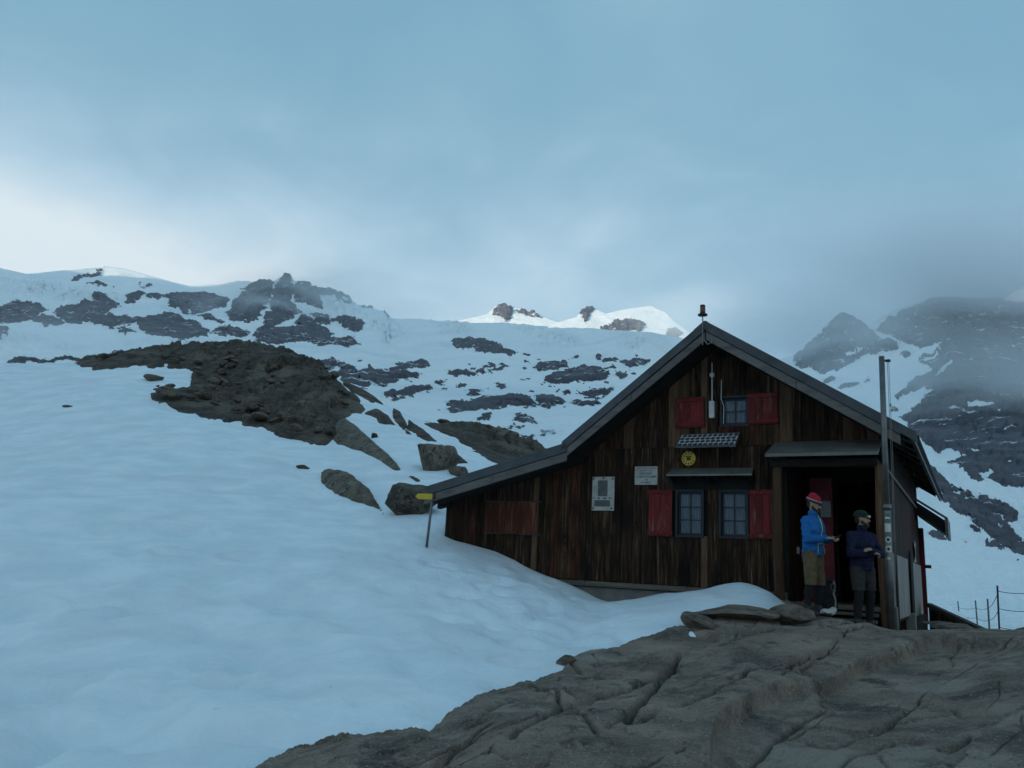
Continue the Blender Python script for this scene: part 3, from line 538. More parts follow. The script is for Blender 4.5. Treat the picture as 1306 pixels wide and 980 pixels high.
for k_, pl_ in enumerate(LEFT): piece('rock_face', FP2, FQ, zl(pl_), M['cliff'], mountain, 9, 13, crag, keep_d=-2.5, gaps=30, ani=(1.5, 0.6), grow=2.0 if k_ < 8 and k_ not in (4, 5) else 0.4)
for pl_ in CENT: piece('rock_outcrop', FP2, FQ, zc(pl_), M['cliff'], mountain, 6.5, 10, crag, keep_d=-2.0, gaps=22, ani=(1.5, 0.6))
for pl_, hs in RIGHT: piece('rock_face', FP2, FQ, pl_, M['cliff'], mountain, 7, 12, crag, hs, keep_d=-2.5, gaps=20, ani=(1.0, 0.9))
# small scattered rocks poking out of the snow field
for k in range(46):
    x = RNG.uniform(430, 860); y = RNG.uniform(452, 545); s = RNG.uniform(1.2, 3.0)
    piece('rock_outcrop', FP2, FQ, [(x-s*2, y), (x-s*0.4, y-s*0.8), (x+s*2, y-s*0.2), (x+s, y+s*0.5)], M['cliff'], mountain, 1.5, 4, crag, keep_d=-1.5)
# high peaks that still catch the sun
PK = np.array([(560,414),(600,406),(622,401),(630,392),(637,389),(655,391),(672,397),(690,402),(712,411),(735,405),(742,396),(750,392),(760,394),(773,400),(800,394),(830,390),(848,398),(860,410),(880,425),(920,440)], float)
def peak(name, pts_, x0, x1, Y, polys, label):
    P, Q = far_layer(name, x0, x1, 1.5, 50, pts_, lambda x: np.interp(x, pts_[:, 0], pts_[:, 1])+48, lambda px, py: Y*(1.0-0.004*(py-390)/1.0*1.0), lambda x: 0.7, 0.0012)
    o = link(name, grid_mesh(name, P), M['far_snow'], smooth=True); meta(o, label, None, kind='structure')
    for pl_ in polys: piece('rock_face', P[2:], Q, pl_, M['cliff'], o, 4, 6, crag, keep_d=-2, gaps=14)
    return o
PKR = [[(600,90),(612,78),(632,70),(660,84),(662,110),(640,130),(620,115),(600,110)],[(598,142),(640,136),(642,148),(610,156)],[(665,92),(690,93),(735,99),(768,118),(740,117),(700,109)],[(885,110),(895,88),(920,78),(937,84),(915,120),(905,142),(898,120)],
       [(955,145),(985,138),(1000,125),(1060,120),(1112,140),(1085,166),(1050,160),(1000,171),(958,162)],[(1165,185),(1185,155),(1200,150),(1232,175),(1200,187)]]
peak('mountain_peak', PK, 560, 920, 3000, [zc(p) for p in PKR], 'sunlit snow peaks with black rock heads at the back of the glacier')
peak('mountain_peak', np.array([(1262,402),(1278,386),(1290,374),(1306,366),(1345,358),(1420,372),(1500,395)], float), 1262, 1500, 3000, [], 'small sunlit snow summit at the right edge above the mist')

# added ridge out of view, placed to block the sun and shade the hut
sx = np.array([*SUN_AZ, 0.0]); px_ = np.array([-sx[1], sx[0], 0])
tt = np.linspace(-6000, 6000, 121); rr = np.linspace(-1500, 1500, 31)
T_, R_ = np.meshgrid(tt, rr)
hh = 1185 + 70*fbm(np.stack([tt/700, tt*0, tt*0], -1), 4)
Hs = np.maximum(0, 1-np.abs(R_)/1500)*hh[None] - 40 + 25*fbm(np.stack([T_/180, R_/180, T_*0], -1), 4)*np.minimum(1, np.abs(R_)/300)
SP = sx*3600 + sx*R_[..., None] + px_*T_[..., None]; SP[..., 2] = Hs
ridge = link('added_shade_ridge', grid_mesh('added_shade_ridge', SP), M['far_snow'], smooth=True)
meta(ridge, 'added snow ridge out of view on the sunward side, put there to shade the hut', None, kind='structure')

# ------------------------------------------------------------------ the hut
def empty(name, u=0, w=0, z=0, rot=True, loc=None, rz=None):
    o = bpy.data.objects.new(name, None); COL.objects.link(o); o.empty_display_size = 0.2
    o.location = Vector(loc if loc is not None else hut_pt(u, w, z)); o.rotation_euler = (0, 0, -PSI if rz is None else rz); return o
# in every hut frame x runs to the right along the front (x = -u), y into the hut, z up
hut = empty('mountain_hut')
meta(hut, 'dark wooden mountain hut with red shutters and long asymmetric gable roof', 'hut')
R_EAVE = (-0.55, 3.79); RIDGE = (2.57, 5.81); BREAK = (5.16, 3.83); L_EAVE = (8.18, 3.03)
W_FRONT = -0.72; W_BACK = 8.75
def roof_z(u):
    return float(np.interp(u, [R_EAVE[0], RIDGE[0], BREAK[0], L_EAVE[0]+0.6], [R_EAVE[1], RIDGE[1], BREAK[1], L_EAVE[1]-0.16]))
ub = 0.17
# backing wall with its openings, planks in front
OPEN = [(2.84, 3.29, 2.26, 3.03), (2.08, 2.53, 2.26, 3.03), (2.05, 2.50, 4.17, 4.66), (0.08, 1.43, 1.0, 3.66)]   # u0,u1,z0,z1
def cut(z0, z1, u0, u1):                              # what is left of a vertical board beside the openings
    spans = [(z0, z1)]
    for a, b, c, d in OPEN:
        if u1 > a+0.01 and u0 < b-0.01:
            n = []
            for s0, s1 in spans:
                if d <= s0 or c >= s1: n.append((s0, s1)); continue
                if c > s0: n.append((s0, c))
                if d < s1: n.append((d, s1))
            spans = n
    return [(a, b) for a, b in spans if b-a > 0.03]
fwm = MB()
cuts = sorted({0.0, 8.15, RIDGE[0], BREAK[0], *[o[0] for o in OPEN], *[o[1] for o in OPEN]})
for a, b in zip(cuts[:-1], cuts[1:]):
    zt = min(roof_z(a), roof_z(b))-0.16
    for s0, s1 in cut(1.3, zt, a, b):
        if s1 == zt: fwm.prism([(-b, s0), (-a, s0), (-a, roof_z(a)-0.16), (-b, roof_z(b)-0.16)], 0.03, 0.10)
        else: fwm.box(-b, -a, 0.03, 0.10, s0, s1)
front_wall = fwm.build('front_wall', M['dark'], hut)
def plank(u0, u1, z0, z1a, z1b, par, mat, y=0.0, th=0.028):
    m = MB(); m.prism([(-u1, z0), (-u0, z0), (-u0, z1a), (-u1, z1b)], y-th/2, y+th/2); return m.build('plank', mat, par)
SEAM = 3.80
u = 0.0
while u < 8.14:
    wd = min(random.choice((0.12, 0.15, 0.17, 0.19, 0.21)), 8.15-u)
    if 8.15-u-wd < 0.06: wd = 8.15-u
    a, b = u+0.003, u+wd-0.003; zt_a, zt_b = roof_z(a)-0.15, roof_z(b)-0.15
    red = u > 4.6 and random.random() < 0.45
    lim = min(zt_a, zt_b)
    top = min(SEAM+random.uniform(-0.004, 0.004), lim)
    for s0, s1 in cut(1.42+random.uniform(-0.012, 0.008), top, a, b):
        mt = M['wood_red'] if red else (M['wood_pale'] if random.random() < 0.06 else M['wood'])
        yy = random.uniform(-0.007, 0.007)
        if s1 == top and top == lim and lim < SEAM: plank(a, b, s0, zt_a, zt_b, front_wall, mt, yy)
        else: plank(a, b, s0, s1, s1, front_wall, mt, yy)
    if lim > SEAM+0.05:
        for s0, s1 in cut(SEAM+0.008, lim, a, b):
            mt = M['wood_pale'] if random.random() < 0.10 else (M['wood_red'] if random.random() < 0.2 else M['wood'])
            yy = random.uniform(-0.007, 0.007)-0.012
            if s1 == lim: plank(a, b, s0, zt_a, zt_b, front_wall, mt, yy)
            else: plank(a, b, s0, s1, s1, front_wall, mt, yy)
    u += wd
# sill beams along the foot of the front, stone base below
bx = 8.2
for L0, L1 in ((1.46, 3.1), (3.105, 5.0), (5.005, 6.6), (6.605, 8.2)):
    MB().box(-L1, -L0, -0.045, 0.03, 1.315, 1.405).build('sill_beam', M['beam'], hut, bevel=0.006)
MB().box(-8.1, -1.5, 0.05, 0.5, 0.2, 1.30).build('foundation', M['concrete'], hut)
# left, rear and inner walls
sw = MB(); sw.box(-8.15, -8.05, 0.11, 8.5, 0.5, 3.0).build('left_wall', M['wood'], hut)
bk = MB(); bk.prism([(-8.15, 0.3), (0, 0.3), (0, roof_z(0)-0.16), (-RIDGE[0], RIDGE[1]-0.16), (-BREAK[0], BREAK[1]-0.16), (-8.15, roof_z(8.15)-0.16)], 8.4, 8.5); bk.build('rear_wall', M['wood'], hut)
MB().box(-8.0, -1.5, 0.14, 8.3, 1.2, 1.28).build('floor', M['dark'], hut)
# porch recess: side walls, back wall, ceiling, floor boards
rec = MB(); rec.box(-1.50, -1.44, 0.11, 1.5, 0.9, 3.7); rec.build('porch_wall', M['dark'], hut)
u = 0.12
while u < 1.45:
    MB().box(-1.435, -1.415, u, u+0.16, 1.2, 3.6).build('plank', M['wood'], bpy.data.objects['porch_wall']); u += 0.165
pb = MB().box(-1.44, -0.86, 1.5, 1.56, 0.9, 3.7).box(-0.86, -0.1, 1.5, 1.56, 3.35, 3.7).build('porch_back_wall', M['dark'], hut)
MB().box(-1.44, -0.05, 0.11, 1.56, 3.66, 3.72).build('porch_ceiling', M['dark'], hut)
MB().box(-1.44, -0.05, 0.0, 8.3, 1.2, 1.27).build('porch_floor', M['beam'], hut)
for k in range(3):
    st = MB().box(-1.30, -0.12, -0.18-0.24*k, 0.05-0.24*k, 1.215-0.09*(k+1), 1.26-0.09*(k+1)).build('porch_step', M['beam'], hut, bevel=0.006)
# red door leaf folded back in the porch, with its white notice
door = MB().box(-1.31, -0.93, 1.40, 1.445, 1.28, 3.42).build('door', M['paint_red'], hut, bevel=0.004)
for z0 in (1.34, 2.0, 2.66): MB().box(-1.27, -0.97, 1.385, 1.398, z0, z0+0.56).build('door_panel', M['paint_red'], door, bevel=0.004)
MB().box(-1.13, -0.96, 1.376, 1.383, 2.72, 3.0).build('notice', M['white'], door)
# right side wall
swm = MB().box(-0.02, 0.0, 0.03, 8.5, 1.0, roof_z(0)-0.17).build('side_wall', M['dark'], hut)
w_ = 0.0
while w_ < 8.45:
    wd = random.uniform(0.15, 0.21); e_ = min(w_+wd, 8.5)
    MB().box(0.003, 0.026, w_+0.003, e_-0.003, 2.10 if w_ > 0.5 else 1.05, roof_z(0)-0.12).build('plank', M['wood_red'] if 3.6 < w_ < 8.5 else M['wood'], swm); w_ = e_
def corr_panel(w0, w1, z0, z1):
    n = int((w1-w0)/0.02); v = []; f = []
    for i in range(n+1):
        w = w0+(w1-w0)*i/n; o_ = 0.032+0.012*math.sin(w*2*math.pi/0.14)
        v += [(o_, w, z0), (o_, w, z1), (o_-0.004, w, z0), (o_-0.004, w, z1)]
    for i in range(n): a = i*4; f += [(a, a+4, a+5, a+1), (a+2, a+3, a+7, a+6), (a+1, a+5, a+7, a+3), (a, a+2, a+6, a+4)]
    MB().add(v, f).build('metal_panel', M['grey_panel'], swm, smooth=False)
corr_panel(0.55, 4.2, 1.06, 2.12); corr_panel(4.75, 8.3, 1.0, 2.10)
for w in (0.95, 4.3, 4.62): MB().tube([(0.075, w, 0.95), (0.075, w, 2.3)], 0.022, 8).build('pipe', M['black'], swm)
MB().box(0.02, 0.13, 8.28, 8.5, 0.75, 3.0).build('corner_post', M['post_red'], hut, bevel=0.006)
MB().box(0.13, 0.26, 8.3, 8.36, 2.05, 2.13).build('bracket', M['post_red'], swm)
MB().box(-0.05, 0.10, 0.42, 0.62, 0.75, 1.28).build('footing_block', M['concrete'], hut, bevel=0.012)
MB().box(-0.05, 0.12, 4.1, 4.45, 0.55, 1.10).build('footing_block', M['concrete'], hut, bevel=0.012)
MB().box(-0.05, 0.16, 7.0, 7.4, 0.4, 1.00).build('footing_block', M['concrete'], hut, bevel=0.012)
# roof
rm = MB()
def slope(m, p, q, t0, t1, y0, y1):                   # a slab lying along the roof line from p to q (u,z), t0 and t1 below it
    m.prism([(-q[0], q[1]-t1), (-p[0], p[1]-t1), (-p[0], p[1]-t0), (-q[0], q[1]-t0)], y0, y1); return m
slope(rm, (-0.05, roof_z(-0.05)), RIDGE, 0.05, 0.12, W_FRONT+0.06, W_BACK); slope(rm, RIDGE, BREAK, 0.05, 0.12, W_FRONT+0.06, W_BACK); slope(rm, BREAK, L_EAVE, 0.05, 0.12, W_FRONT+0.06, W_BACK)
roof = rm.build('roof', M['dark'], hut)
def corr_sheet(name, p, q, y0, y1, pitch=0.18, amp=0.02, lift=0.0, th=0.006):
    n = int((y1-y0)/pitch*8); m = MB(); v = []; f = []
    for i in range(n+1):
        y = y0+(y1-y0)*i/n; d = amp*math.cos(2*math.pi*(y-y0)/pitch)+lift
        v += [(-p[0], y, p[1]+d), (-q[0], y, q[1]+d), (-p[0], y, p[1]+d-th), (-q[0], y, q[1]+d-th)]
    for i in range(n):
        a = i*4; f += [(a, a+1, a+5, a+4), (a+2, a+6, a+7, a+3), (a, a+4, a+6, a+2), (a+1, a+3, a+7, a+5)]
    return m.add(v, f).build(name, M['roof_metal'], roof, smooth=True)
corr_sheet('roof_sheet', (R_EAVE[0]-0.05, R_EAVE[1]-0.033), RIDGE, W_FRONT, W_BACK); corr_sheet('roof_sheet', RIDGE, (BREAK[0]+0.08, BREAK[1]-0.03), W_FRONT, W_BACK, lift=0.01); corr_sheet('roof_sheet', (BREAK[0]-0.02, BREAK[1]-0.02), L_EAVE, W_FRONT, W_BACK, lift=-0.03)
def trims(p, q, dz=0.0):
    slope(MB(), p, q, -0.05-dz, 0.125-dz, W_FRONT-0.07, W_FRONT-0.005).build('roof_edge', M['roof_metal'], roof, bevel=0.008)
    for k_ in range(2):
        a_ = [p[i]+(q[i]-p[i])*(k_*0.5+0.0008) for i in (0, 1)]; b_ = [p[i]+(q[i]-p[i])*(k_*0.5+0.4992) for i in (0, 1)]; o_ = random.uniform(-0.004, 0.004)
        slope(MB(), a_, b_, 0.13-dz+o_, 0.285-dz+o_, W_FRONT-0.045+o_, W_FRONT-0.01).build('barge_board', M['barge'], roof, bevel=0.006)
    slope(MB(), p, q, 0.12-dz, 0.24-dz, W_FRONT-0.005, 0.0).build('soffit', M['dark'], roof)
trims((-0.36, roof_z(-0.36)), (RIDGE[0]-0.005, RIDGE[1]-0.002)); trims((RIDGE[0]+0.005, RIDGE[1]-0.002), (BREAK[0]+0.05, BREAK[1]-0.035)); trims((BREAK[0]-0.05, BREAK[1]+0.0), L_EAVE, -0.05)
slope(MB(), (R_EAVE[0]-0.03, R_EAVE[1]-0.02), (-0.345, roof_z(-0.345)), -0.05, 0.10, W_FRONT-0.066, W_FRONT-0.007).build('roof_edge', M['roof_metal'], roof)
MB().prism([(-RIDGE[0]-0.2, RIDGE[1]-0.1), (-RIDGE[0]+0.2, RIDGE[1]-0.1), (-RIDGE[0]+0.02, RIDGE[1]+0.045), (-RIDGE[0]-0.02, RIDGE[1]+0.045)], W_FRONT-0.075, W_BACK+0.02).build('ridge_cap', M['roof_metal'], roof)
k = 0
w = -0.55
while w < 8.6:                                       # rafters showing under the right eave
    slope(MB(), (-0.46, roof_z(-0.46)), (0.06, roof_z(0.06)), 0.055, 0.13, w, w+0.06).build('rafter', M['wood'], roof); w += 0.85
slope(MB(), (-0.545, roof_z(-0.545)), (-0.50, roof_z(-0.50)), 0.045, 0.12, W_FRONT, W_BACK).build('eave_board', M['barge'], roof)
MB().tube([(0.06, -0.1, 3.42), (0.07, 8.2, 3.40)], 0.022, 8).build('drain_pipe', M['barge'], roof)
slope(MB(), (8.0, roof_z(8.0)), (8.30, roof_z(8.30)), 0.15, 0.34, -0.12, 0.02).build('wall_plate', M['dark'], roof)
MB().tube([(-RIDGE[0], W_FRONT-0.09, RIDGE[1]-0.30), (-RIDGE[0]+0.05, W_FRONT-0.09, RIDGE[1]-0.38), (-RIDGE[0]+0.12, W_FRONT-0.09, RIDGE[1]-0.36), (-RIDGE[0]+0.12, W_FRONT-0.09, RIDGE[1]-0.29), (-RIDGE[0]+0.07, W_FRONT-0.09, RIDGE[1]-0.28)], 0.014, 6).build('hook', M['steel'], roof)
MB().prism([(-5.33, 3.50), (-5.18, 3.52), (-5.18, 3.62), (-5.33, 3.60)], -0.3, 0.0).build('bracket', M['dark'], roof)
# lean-to roof over the side door at the back
sc_ = MB().prism([(0.03, 3.30), (0.62, 2.84), (0.66, 3.10), (0.03, 3.56)], 7.2, 8.9).build('side_canopy', M['dark'], hut)
MB().tube([(0.05, 7.17, 3.60), (0.68, 7.17, 3.16)], 0.025, 8).build('edge_pipe', M['barge'], sc_); MB().box(0.64, 0.70, 7.15, 8.95, 2.74, 3.18).build('end_board', M['barge'], sc_)
# windows
def window(u0, u1, z0, z1, cols, rows):
    f = MB(); t = 0.035
    f.box(-u1-0.03, -u0+0.03, -0.035, 0.02, z1-0.0, z1+t); f.box(-u1-0.03, -u0+0.03, -0.035, 0.02, z0-t, z0); f.box(-u1-t, -u1, -0.035, 0.02, z0, z1); f.box(-u0, -u0+t, -0.035, 0.02, z0, z1)
    wn_ = f.build('window', M['navy_frame'], hut)
    s = MB(); s.box(-u1, -u0, 0.03, 0.06, z1-0.04, z1); s.box(-u1, -u0, 0.03, 0.06, z0, z0+0.04); s.box(-u1, -u1+0.035, 0.03, 0.06, z0+0.04, z1-0.04); s.box(-u0-0.035, -u0, 0.03, 0.06, z0+0.04, z1-0.04); s.build('sash', M['navy_frame'], wn_)
    W_ = u1-u0-0.07; H_ = z1-z0-0.08
    for i in range(1, cols): x = -u1+0.035+W_*i/cols; MB().box(x-0.011, x+0.011, 0.034, 0.056, z0+0.04, z1-0.04).build('glazing_bar', M['navy_frame'], wn_)
    for j in range(1, rows): z = z0+0.04+H_*j/rows; MB().box(-u1+0.035, -u0-0.035, 0.031, 0.053, z-0.010, z+0.010).build('glazing_bar', M['navy_frame'], wn_)
    for i in range(cols):
        for j in range(rows):
            x0 = -u1+0.035+W_*i/cols; zz = z0+0.04+H_*j/rows; MB().box(x0+0.004, x0+W_/cols-0.004, 0.042, 0.046, zz+0.004, zz+H_/rows-0.004).build('pane', M['glass'], wn_)
    c = MB(); n = 40; v = []
    for i in range(n+1): x = -u1+0.02+(u1-u0-0.04)*i/n; y = 0.085+0.012*math.sin(i*1.25)+0.006*math.sin(i*3.1); v += [(x, y, z0+0.02), (x, y, z1-0.02)]
    c.add(v, [(2*i, 2*i+2, 2*i+3, 2*i+1) for i in range(n)]).build('curtain', M['curtain'], wn_, smooth=True)
    return wn_
window(2.85, 3.28, 2.27, 3.02, 2, 3); window(2.09, 2.52, 2.27, 3.02, 2, 3); window(2.06, 2.49, 4.18, 4.65, 2, 2)
def shutter(u0, u1, z0, z1, mat='shutter_red', label=None, y=-0.05, bars=True):
    n = 4; sh = MB().box(-u1, -u0, y+0.012, y+0.03, z0, z1).build('shutter', M['dark'], hut)
    if label: sh['label'] = label
    wd = (u1-u0)/n
    for i in range(n): MB().box(-u1+i*wd+0.002, -u1+(i+1)*wd-0.002, y-0.012+random.uniform(-.003, .003), y+0.012, z0, z1).build('board', M[mat], sh)
    if bars:
        for z in (z0+0.02, z1-0.08): MB().box(-u1-0.01, -u0+0.01, y-0.036, y-0.016, z, z+0.06).build('batten', M[mat], sh, bevel=0.004)
    return sh
shutter(3.37, 3.80, 2.24, 3.05, label='bright red left shutter of the lower windows'); shutter(1.60, 2.03, 2.24, 3.05); shutter(2.80, 3.31, 4.15, 4.69, label='dark red shutter left of the gable window'); shutter(1.54, 2.03, 4.16, 4.70, label='weathered flaking red shutter right of the gable window')
hs = shutter(6.05, 7.18, 2.20, 2.83, 'hatch_red', 'faded rust-red boarded hatch on the low left wall', -0.03, bars=False)
for z in (2.20, 2.82): MB().box(-7.2, -6.75, -0.066, -0.05, z-0.012, z+0.012).build('hinge', M['black'], hs); MB().box(-6.4, -5.95, -0.066, -0.05, z-0.012, z+0.012).build('hinge', M['black'], hs)
# drip roof over the window pair, porch roof and its posts
wc = MB(); wc.prism([(-3.40, 3.40), (-1.95, 3.40), (-1.95, 3.425), (-3.40, 3.425)], -0.02, 0.0)
wc = MB().add([(-3.40, -0.02, 3.43), (-1.97, -0.02, 3.43), (-1.90, -0.40, 3.28), (-3.36, -0.40, 3.28), (-3.40, -0.02, 3.40), (-1.97, -0.02, 3.40), (-1.90, -0.40, 3.25), (-3.36, -0.40, 3.25)], [(0, 3, 2, 1), (4, 5, 6, 7), (0, 1, 5, 4), (1, 2, 6, 5), (2, 3, 7, 6), (3, 0, 4, 7)]).build('window_canopy', M['canopy_metal'], hut)
for u_ in (1.97, 2.68, 3.33): MB().add([(-u_-0.02, -0.02, 3.39), (-u_+0.02, -0.02, 3.39), (-u_-0.02, -0.36, 3.25), (-u_+0.02, -0.36, 3.25), (-u_-0.02, -0.02, 3.12), (-u_+0.02, -0.02, 3.12)], [(0, 2, 3, 1), (0, 1, 5, 4), (2, 4, 5, 3), (0, 4, 2), (1, 3, 5)]).build('canopy_bracket', M['dark'], wc)
MB().box(-3.36, -2.0, -0.05, -0.02, 3.06, 3.24).build('canopy_board', M['dark'], wc)
pc = MB().add([(-1.60, 0.0, 3.86), (0.04, 0.0, 3.86), (0.06, -0.90, 3.53), (-1.58, -0.90, 3.53), (-1.60, 0.0, 3.82), (0.04, 0.0, 3.82), (0.06, -0.90, 3.48), (-1.58, -0.90, 3.48)], [(0, 3, 2, 1), (4, 5, 6, 7), (0, 1, 5, 4), (1, 2, 6, 5), (2, 3, 7, 6), (3, 0, 4, 7)]).build('porch_roof', M['canopy_metal'], hut)
MB().box(-1.54, 0.02, -0.74, -0.60, 3.34, 3.46).build('porch_beam', M['dark'], pc, bevel=0.01)
for x in (-1.50, -0.02): MB().box(x-0.04, x+0.04, -0.6, 0.02, 3.36, 3.46).build('porch_beam', M['dark'], pc)
def post(x, y, zb, zt, r):
    p = MB().tube([(x+0.012*math.sin(z*2.1), y, z) for z in np.linspace(zb, zt, 9)], r*1.08, 10, r*0.92).build('porch_post', M['wood_pale'], hut, smooth=True); return p
post(-1.45, -0.66, 0.95, 3.36, 0.075); post(0.03, -0.66, 0.80, 3.36, 0.062)

# ------------------------------------------------------------------ things fixed to the hut
sp = empty('solar_panel', 2.70, -0.2, 3.9); meta(sp, 'small tilted solar panel of round cells under the gable window', 'solar panel')
def tilt(x, s): return (x, 0.17-0.30*s, 0.125-0.255*s)           # s 0..1 down the panel
def tslab(x0, x1, s0, s1, h0, h1, name, mat, par):
    nrm = np.array([0, -0.255, 0.30]); nrm /= np.linalg.norm(nrm)
    v = [np.array(tilt(x, s))+nrm*h for h in (h0, h1) for x, s in ((x0, s0), (x1, s0), (x1, s1), (x0, s1))]
    return MB().add(v, [(0, 1, 2, 3), (4, 7, 6, 5), (0, 4, 5, 1), (1, 5, 6, 2), (2, 6, 7, 3), (3, 7, 4, 0)]).build(name, mat, par)
sb_ = tslab(-0.51, 0.51, 0, 1, -0.02, 0.0, 'backing', M['white'], sp)
for a in ((-0.52, 0.52, -0.03, 0.02), (-0.52, 0.52, 0.98, 1.03), (-0.525, -0.505, 0.02, 0.98), (0.505, 0.525, 0.02, 0.98)): tslab(*a, -0.025, 0.012, 'frame', M['steel'], sp)
nrm = Vector((0, -0.255, 0.30)).normalized(); ta = Vector((1, 0, 0)); tb = nrm.cross(ta)
for j in range(4):
    for i in range(11):
        c = Vector(tilt(-0.46+i*0.09+(0.0 if j % 2 else 0.02), 0.14+j*0.24))+nrm*0.004
        MB().add([c+(ta*math.cos(t)+tb*math.sin(t))*0.041 for t in [2*math.pi*k/12 for k in range(12)]]+[c-nrm*0.003+(ta*math.cos(t)+tb*math.sin(t))*0.041 for t in [2*math.pi*k/12 for k in range(12)]],
                 [tuple(range(12))]+[(k, k+12, (k+1) % 12+12, (k+1) % 12) for k in range(12)]).build('cell', M['cell'], sp)
for x in (-0.4, 0.4): MB().tube([(x, 0.2, -0.16), (x, -0.11, -0.13)], 0.012, 6).build('bracket', M['steel'], sp)
ps = empty('telephone_sign', 3.08, -0.03, 3.60); meta(ps, 'round yellow telephone dial sign under the solar panel', 'sign')
disc = MB().disc((0, 0), 0.125, -0.014, 0.0, 32).build('disc', M['yellow'], ps)
for k in range(10):
    t = math.radians(60+k*30); MB().disc((0.095*math.cos(t), 0.095*math.sin(t)), 0.014, -0.018, -0.0145, 12).build('dial_dot', M['black'], ps)
MB().prism([(-0.05, 0.018), (-0.05, 0.038), (-0.03, 0.045), (0.03, 0.045), (0.05, 0.038), (0.05, 0.018), (0.028, 0.018), (0.026, 0.028), (-0.026, 0.028), (-0.028, 0.018)][::-1], -0.018, -0.0145).build('phone_symbol', M['black'], ps)
MB().prism([(-0.042, -0.035), (0.042, -0.035), (0.03, 0.012), (0.014, 0.022), (-0.014, 0.022), (-0.03, 0.012)], -0.018, -0.0145).build('phone_symbol', M['black'], ps)
def text(body, x, z, size, par, y=-0.0125, name='lettering', mat='lettering'):
    cu = bpy.data.curves.new(name, 'FONT'); cu.body = body; cu.size = size; cu.align_x = 'CENTER'; cu.align_y = 'CENTER'; cu.extrude = 0.0006; cu.offset = 0.0008
    o = bpy.data.objects.new(name, cu); COL.objects.link(o); cu.materials.append(M[mat]); o.parent = par; o.location = (x, y, z); o.rotation_euler = (math.pi/2, 0, 0)
    bpy.context.view_layer.update(); me = bpy.data.meshes.new_from_object(o.evaluated_get(bpy.context.evaluated_depsgraph_get()))
    bpy.data.objects.remove(o); o = link(name, me, None, par); o.location = (x, y, z); o.rotation_euler = (math.pi/2, 0, 0); return o
pq = empty('name_plaque', 3.865, -0.03, 3.305); meta(pq, 'white name plaque of the refuge above the lower windows', 'plaque')
MB().box(-0.215, 0.215, -0.01, 0.0, -0.165, 0.165).build('board', M['white_paint'], pq, bevel=0.003)
text('CLUB ALPINO ITALIANO', 0, 0.132, 0.032, pq); text('SEZIONE DI TORINO', 0, 0.088, 0.026, pq); text('RIFUGIO', 0, 0.035, 0.055, pq); text('O. MEZZALAMA', 0, -0.022, 0.055, pq); text('m 3036', 0, -0.075, 0.026, pq); text('BENVENUTI', 0, -0.125, 0.034, pq)
nb = empty('memorial_board', 4.685, -0.03, 2.98); meta(nb, 'pale framed memorial board with dark portrait plate left of the name plaque', 'board')
MB().box(-0.22, 0.22, -0.02, 0.0, -0.31, 0.31).build('board', M['white_paint'], nb, bevel=0.004)
MB().box(-0.10, 0.085, -0.028, -0.0205, -0.05, 0.24).build('portrait_plate', M['slate'], nb); MB().box(-0.165, 0.14, -0.028, -0.0205, -0.235, -0.12).build('inscription_plate', M['slate'], nb)
for x, z in ((-0.19, 0.27), (0.19, 0.27), (-0.19, -0.27), (0.17, -0.27), (0.0, 0.285)): MB().disc((x, z), 0.016, -0.03, -0.0205, 10).build('bolt', M['black'], nb)
for x, z, l in ((-0.2, -0.08, 0.03), (-0.1, -0.085, 0.05), (0.02, -0.085, 0.06), (0.12, -0.08, 0.04)): MB().box(x-l/2+0.02, x+l/2+0.02, -0.024, -0.0205, z-0.012, z+0.012).build('ornament', M['slate'], nb)
an = empty('antenna', 2.655, -0.06, 4.30); meta(an, 'thin white rod antenna with white box beside the gable window', 'antenna')
MB().box(-0.045, 0.045, -0.05, 0.04, 0.0, 0.30).build('box', M['white'], an, bevel=0.006); MB().tube([(0, 0, 0.29), (0, 0, 1.0)], 0.011, 8).build('rod', M['white'], an); MB().lathe((0, 0, 0.78), [(0.012, -0.05), (0.04, -0.03), (0.045, 0.0), (0.04, 0.03), (0.012, 0.05)], 12).build('knob', M['white'], an, smooth=True)
MB().tube([(0.16, 0.02, 0.68), (0.155, 0.02, 0.35), (0.2, 0.02, 0.2), (0.19, 0.03, -0.1)], 0.007, 6).build('cable', M['white'], an)
bl = empty('beacon_lamp', RIDGE[0]+0.03, W_FRONT-0.10, 5.42); bl.scale = (0.8, 0.8, 0.85); meta(bl, 'small dark beacon lamp on a rod at the gable peak', 'lamp')
MB().tube([(0, 0, 0), (0, 0, 0.62)], 0.013, 8).build('rod', M['steel'], bl); MB().lathe((0, 0, 0.61), [(0.03, 0), (0.105, 0.01), (0.10, 0.035), (0.055, 0.05)], 18).build('base', M['black'], bl, smooth=True)
MB().lathe((0, 0, 0.662), [(0.052, 0), (0.058, 0.03), (0.056, 0.13), (0.05, 0.15)], 18).build('lens', M['amber'], bl, smooth=True); MB().lathe((0, 0, 0.813), [(0.058, 0), (0.055, 0.02), (0.02, 0.035)], 18).build('cap', M['black'], bl, smooth=True)
sw_ = empty('switch_box', 1.405, 0.62, 2.10); meta(sw_, 'small pale switch box on the porch side wall', 'switch')
MB().box(0.0, 0.035, -0.05, 0.05, -0.06, 0.06).build('case', M['white_paint'], sw_, bevel=0.006); MB().box(0.036, 0.045, -0.02, 0.02, -0.03, 0.02).build('rocker', M['steel'], sw_)
lp = empty('cloth_rag', 0.0, 6.2, 2.55); meta(lp, 'pale rag hanging on the reddish side wall of the hut', 'cloth')
n = 14; v = []
for i in range(n+1):
    for j in range(6): v.append((0.05+0.02*math.sin(j*1.9+i*0.3), (j-2.5)*0.07*(1+0.4*math.sin(i*0.5)), -i*0.03-0.03*math.cos(j)))
